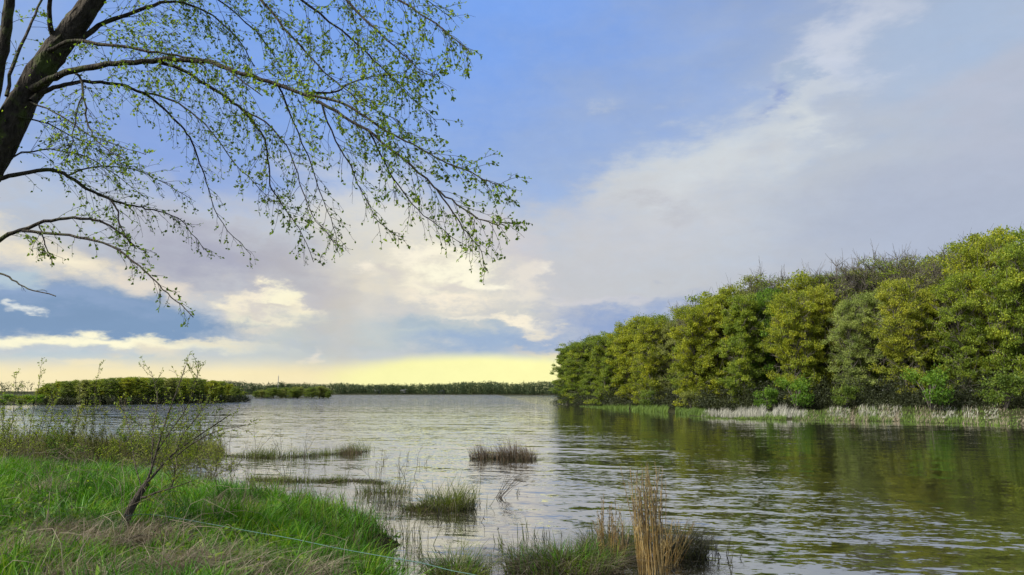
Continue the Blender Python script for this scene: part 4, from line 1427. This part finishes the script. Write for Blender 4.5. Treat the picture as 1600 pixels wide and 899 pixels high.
# leaning dark twigs in open water
b = P(778, 778)
t = thing('leaning_twigs', 'dark twigs leaning out of open water below the lone brown reeds', 'twigs', b)
m = MB()
for k in range(13):
    e = PD(770 + rng.uniform(20, 48), 778 - rng.uniform(25, 55), b[1] + rng.normal(0, .3)) - b
    m.tube(spline([[rng.normal(0, .05), 0, -.05], e * .5 + rng.normal(0, .03, 3), e], 6), np.linspace(.005, .002, 6), 4)
link('sticks', m.mesh('sticks', M['twig']), t, 'stuff')
# fallen stick on the bank
b = P(188, 848, .75)
t = thing('fallen_stick', 'dead stick lying on dry grass below the leaning willow', 'stick', b)
m = MB()
e1, e2 = P(236, 836, .78) - b, P(268, 829, .8) - b
m.tube(spline([[0, 0, -.02], e1 * .5 + [0, 0, .03], e1, e2], 10), np.linspace(.022, .009, 10), 6)
link('branch', m.mesh('branch', M['willow_bark'], True), t)
m = MB(); m.tube(spline([e1, e1 + [.1, .1, .12], e1 + [.25, .2, .15]], 5), np.linspace(.01, .004, 5), 5)
link('side_twig', m.mesh('side_twig', M['willow_bark'], True), t)

# the thin teal cord across the grass
cp = [P(196, 806, 1.0), P(232, 804, .92), P(283, 811, .86), P(328, 819, .82), P(400, 832, .77), P(457, 842, .74), P(529, 857, .70), P(601, 870, .67), P(659, 880, .65), P(702, 891, .62), P(759, 903, .6), P(860, 935, .45), P(960, 975, .25)]
o0 = cp[0]
m = MB(); m.tube(spline([p - o0 for p in cp], 90), .004, 6)
M['cord'] = plain_mat('teal_cord', (.05, .12, .105), .7)
cord = link('cord', m.mesh('cord', M['cord'], True))
cord.location = o0
cord['label'] = 'thin teal cord stretched from the willow over the grass and water'
cord['category'] = 'cord'


# ------------------------------------------------------------------ the big overhanging tree
def big_tree():
    D = 9.6
    base = np.array([PD(-120, HOR, D)[0], D, 0.0])
    base[2] = gz(base[0], base[1])
    t = thing('overhanging_tree', 'large dark barked tree leaning over the water, arching branches with young leaves', 'tree', base)
    r = np.random.default_rng(42)

    def W(pts, d0, d1):
        n = len(pts) - 1
        return [PD(a, b_, d0 + (d1 - d0) * (i / n)) - base for i, (a, b_) in enumerate(pts)]

    S = D / F     # metres per pixel at the trunk
    m = MB()
    tr = spline([np.array([0, 0, -.2])] + W([(-104, 640), (-88, 500), (-66, 370), (-36, 292), (-12, 250), (14, 202), (39, 152), (70, 102), (104, 56), (140, 8), (190, -70), (250, -170), (300, -280)], D, D + .3), 60)
    m.tube(tr, np.interp(np.linspace(0, 1, 60), [0, .06, .3, .5, .62, .75, 1], [48, 34, 25, 21, 19, 17, 9]) * S, 26)
    tv = m.V[0]
    tv += r.normal(0, .012, tv.shape)
    link('trunk', m.mesh('trunk', M['bark'], True), t)
    tw, lv, lp, ld = MB(), MB(), [], []
    # pixel course, depths, start and end half-width in px, twigs, twig length, leaves per node
    limbs = [
        ([(-34, 300), (-22, 210), (-6, 120), (8, 60), (15, 0), (24, -90), (30, -200)], D, D - .5, 16, 8, 4, 1.0, 1),
        ([(10, 150), (22, 95), (45, 45), (62, 5), (84, -50)], D - .2, D + .8, 4, 2, 4, .9, 1),
        ([(92, 82), (80, 50), (77, 20), (80, -10), (86, -60)], D + .2, D - .3, 6, 4, 1, .8, 1),
        ([(96, 72), (123, 63), (160, 37), (200, 22), (240, 8), (267, 3), (300, 9), (340, 30), (372, 62), (398, 104)], D + .1, D + 1.3, 7, 1.2, 22, 1.2, 1),
        ([(76, 80), (110, 65), (147, 68), (187, 73), (233, 80), (277, 87), (320, 95), (365, 116), (410, 150)], D, D - 1.0, 5, 1.0, 16, 1.1, 1),
        ([(50, 140), (70, 128), (97, 117), (133, 107), (173, 100), (217, 97), (257, 93), (293, 95), (333, 98), (363, 110), (393, 120), (433, 132), (473, 147), (503, 163), (540, 183), (577, 207), (613, 235), (647, 263), (683, 297), (711, 318), (735, 334), (761, 346), (778, 350), (790, 348)], D, D - 1.4, 7.5, .9, 38, 1.0, 1),
        ([(473, 147), (500, 145), (527, 143), (543, 133), (573, 122), (620, 118), (652, 128)], D - .7, D - .2, 2.6, .8, 12, .8, 1),
        ([(473, 147), (533, 160), (567, 180), (600, 203), (633, 220), (660, 233), (693, 253), (733, 268), (762, 284), (786, 291)], D - .7, D - 1.6, 2.8, .8, 20, .75, 1),
        ([(683, 297), (711, 337), (730, 365), (749, 388), (762, 424)], D - 1.2, D - 1.1, 1.6, .6, 8, .45, 1),
        ([(577, 207), (600, 250), (622, 290), (655, 330), (690, 358), (720, 380)], D - 1.0, D - .4, 1.8, .6, 12, .55, 1),
        ([(503, 163), (520, 210), (545, 255), (565, 300), (590, 345), (630, 372)], D - .8, D - .2, 1.9, .6, 13, .6, 1),
        ([(433, 132), (455, 180), (480, 240), (500, 300), (520, 350), (528, 385)], D - .6, D + .3, 2.0, .6, 14, .6, 1),
        ([(250, 98), (283, 110), (317, 128), (350, 150), (377, 170), (400, 197), (416, 227), (420, 260), (423, 290), (436, 314), (453, 337), (472, 365), (490, 410)], D - .3, D + .5, 4, .7, 24, .75, 1),
        ([(377, 170), (420, 195), (455, 240), (470, 290), (490, 340), (522, 380)], D, D - .6, 2, .6, 14, .6, 1),
        ([(48, 158), (63, 147), (87, 137), (113, 130), (150, 128), (187, 133), (213, 142), (240, 157), (263, 177), (283, 197), (297, 217), (307, 243), (317, 267), (325, 293), (339, 336), (365, 369), (392, 398)], D, D + 1.6, 5.5, .7, 22, .7, 1),
        ([(213, 142), (250, 150), (283, 165), (317, 190), (343, 223), (363, 250), (395, 285), (430, 318)], D + .6, D + .2, 2.6, .6, 14, .7, 1),
        ([(110, 110), (125, 120), (129, 142), (133, 167), (140, 200), (150, 220), (173, 237), (196, 250)], D, D - .8, 3, .8, 14, .6, 1),
        ([(129, 142), (118, 185), (112, 225), (100, 260)], D - .2, D - .7, 1.6, .6, 8, .5, 1),
        ([(-22, 286), (6, 278), (35, 270), (77, 265), (103, 275), (129, 291), (152, 303), (181, 315), (210, 322), (232, 327), (258, 333), (281, 343), (300, 365), (319, 391)], D, D + 1.2, 5.5, .7, 26, .65, 1),
        ([(152, 304), (174, 314), (184, 330), (187, 349), (194, 365), (210, 385), (232, 395)], D + .6, D + .2, 2.8, .7, 11, .5, 1),
        ([(103, 275), (140, 262), (180, 262), (222, 270), (262, 290), (300, 312)], D + .4, D + 1.6, 2, .6, 16, .6, 1),
        ([(-50, 398), (0, 375), (26, 362), (65, 349), (103, 341), (142, 343), (168, 351), (190, 365), (208, 385)], D, D + .3, 5.5, 1.6, 10, .5, 1),
        ([(35, 361), (81, 365), (129, 372), (168, 382), (194, 398), (219, 417), (239, 436), (258, 456), (281, 475), (302, 496)], D + .05, D - .5, 3.2, .9, 14, .42, 1),
        ([(-58, 416), (0, 427), (26, 441), (48, 453), (87, 463)], D, D - .6, 2.4, 1.0, 1, .3, 0),
        ([(26, 182), (70, 193), (110, 212), (150, 234), (200, 262)], D, D + .9, 2.0, .6, 15, .6, 1),
        ([(-8, 258), (40, 238), (90, 236), (140, 247), (190, 280), (232, 312)], D, D + 1.3, 2.2, .6, 16, .6, 1),
        ([(48, 160), (90, 178), (130, 205), (180, 226), (228, 242)], D, D - .8, 2.0, .6, 14, .55, 1),
        ([(60, 348), (70, 378), (78, 400), (66, 385)], D, D + .2, 1.4, .8, 6, .3, 1),
        # limbs whose origin is above the frame, hanging down into it
        ([(190, -70), (290, -95), (400, -70), (500, -45), (590, -15), (650, 15), (690, 45), (734, 81)], D + .2, D - 1.2, 7, .8, 30, .9, 1),
        ([(300, -92), (370, -40), (420, 13), (440, 40), (467, 70), (500, 105), (540, 140), (585, 172), (625, 190)], D + .2, D - .4, 4, .7, 24, .85, 1),
        ([(400, -70), (460, -10), (510, 30), (560, 70), (600, 110), (640, 150), (682, 190)], D - .2, D + .5, 3.5, .6, 22, .85, 1),
        ([(500, -45), (550, 10), (590, 50), (630, 85), (660, 112), (684, 117)], D - .6, D - 1.2, 3, .6, 20, .8, 1),
        ([(250, -170), (360, -150), (470, -110), (570, -60), (640, -20), (705, 28)], D + .3, D + 1.4, 6, .8, 22, .9, 1),
        ([(160, -30), (220, -50), (280, -30), (340, 0), (390, 40), (430, 90), (460, 150)], D + .2, D + 1.5, 4, .7, 20, .9, 1),
    ]
    for k, (pts, d0, d1, w0, w1, n, L, lf) in enumerate(limbs):
        path = spline(W(pts, d0, d1), max(14, 3 * len(pts)))
        path[1:-1] += r.normal(0, .007, path[1:-1].shape)
        m = MB()
        tt = np.linspace(0, 1, len(path))
        m.tube(path, (w1 + (w0 - w1) * (1 - tt) ** 1.35) * .78 * S * r.uniform(.93, 1.07, len(path)), 8)
        link('limb', m.mesh('limb', M['bark'], True), t)
        grow_twigs(tw, lp, ld, path, .0085, int(n * 2.1), L * 1.1, r, .6, .68, 2 if L > .7 else 1, .15, lf, 3, -.05, .10)
    link('twigs', tw.mesh('twigs', M['twig']), t, 'stuff')
    lp, ld = np.array(lp), np.array(ld)
    # opening leaves sit in pairs and small bunches
    idx = r.integers(0, len(lp), int(len(lp) * .5))
    lp = np.concatenate([lp, lp[idx] + r.normal(0, .012, (len(idx), 3))])
    ld = np.concatenate([ld, r.normal(0, 1, (len(idx), 3))])
    Lf = r.uniform(.018, .054, len(lp))
    lv.leaves(lp, ld, Lf, Lf * .72, .14, True)
    # sprouts straight from the bark of the trunk
    q = tr[r.integers(20, 40, 160)] + r.normal(0, .16, (160, 3))
    lv.leaves(q, r.normal(0, 1, (160, 3)), .045, .03, .14, True)
    link('leaves', lv.mesh('leaves', M['big_leaf']), t, 'stuff')
    print('big tree leaves', len(lp))


big_tree()
print('triangles', sum(len(m.polygons) for m in bpy.data.meshes) * 2)
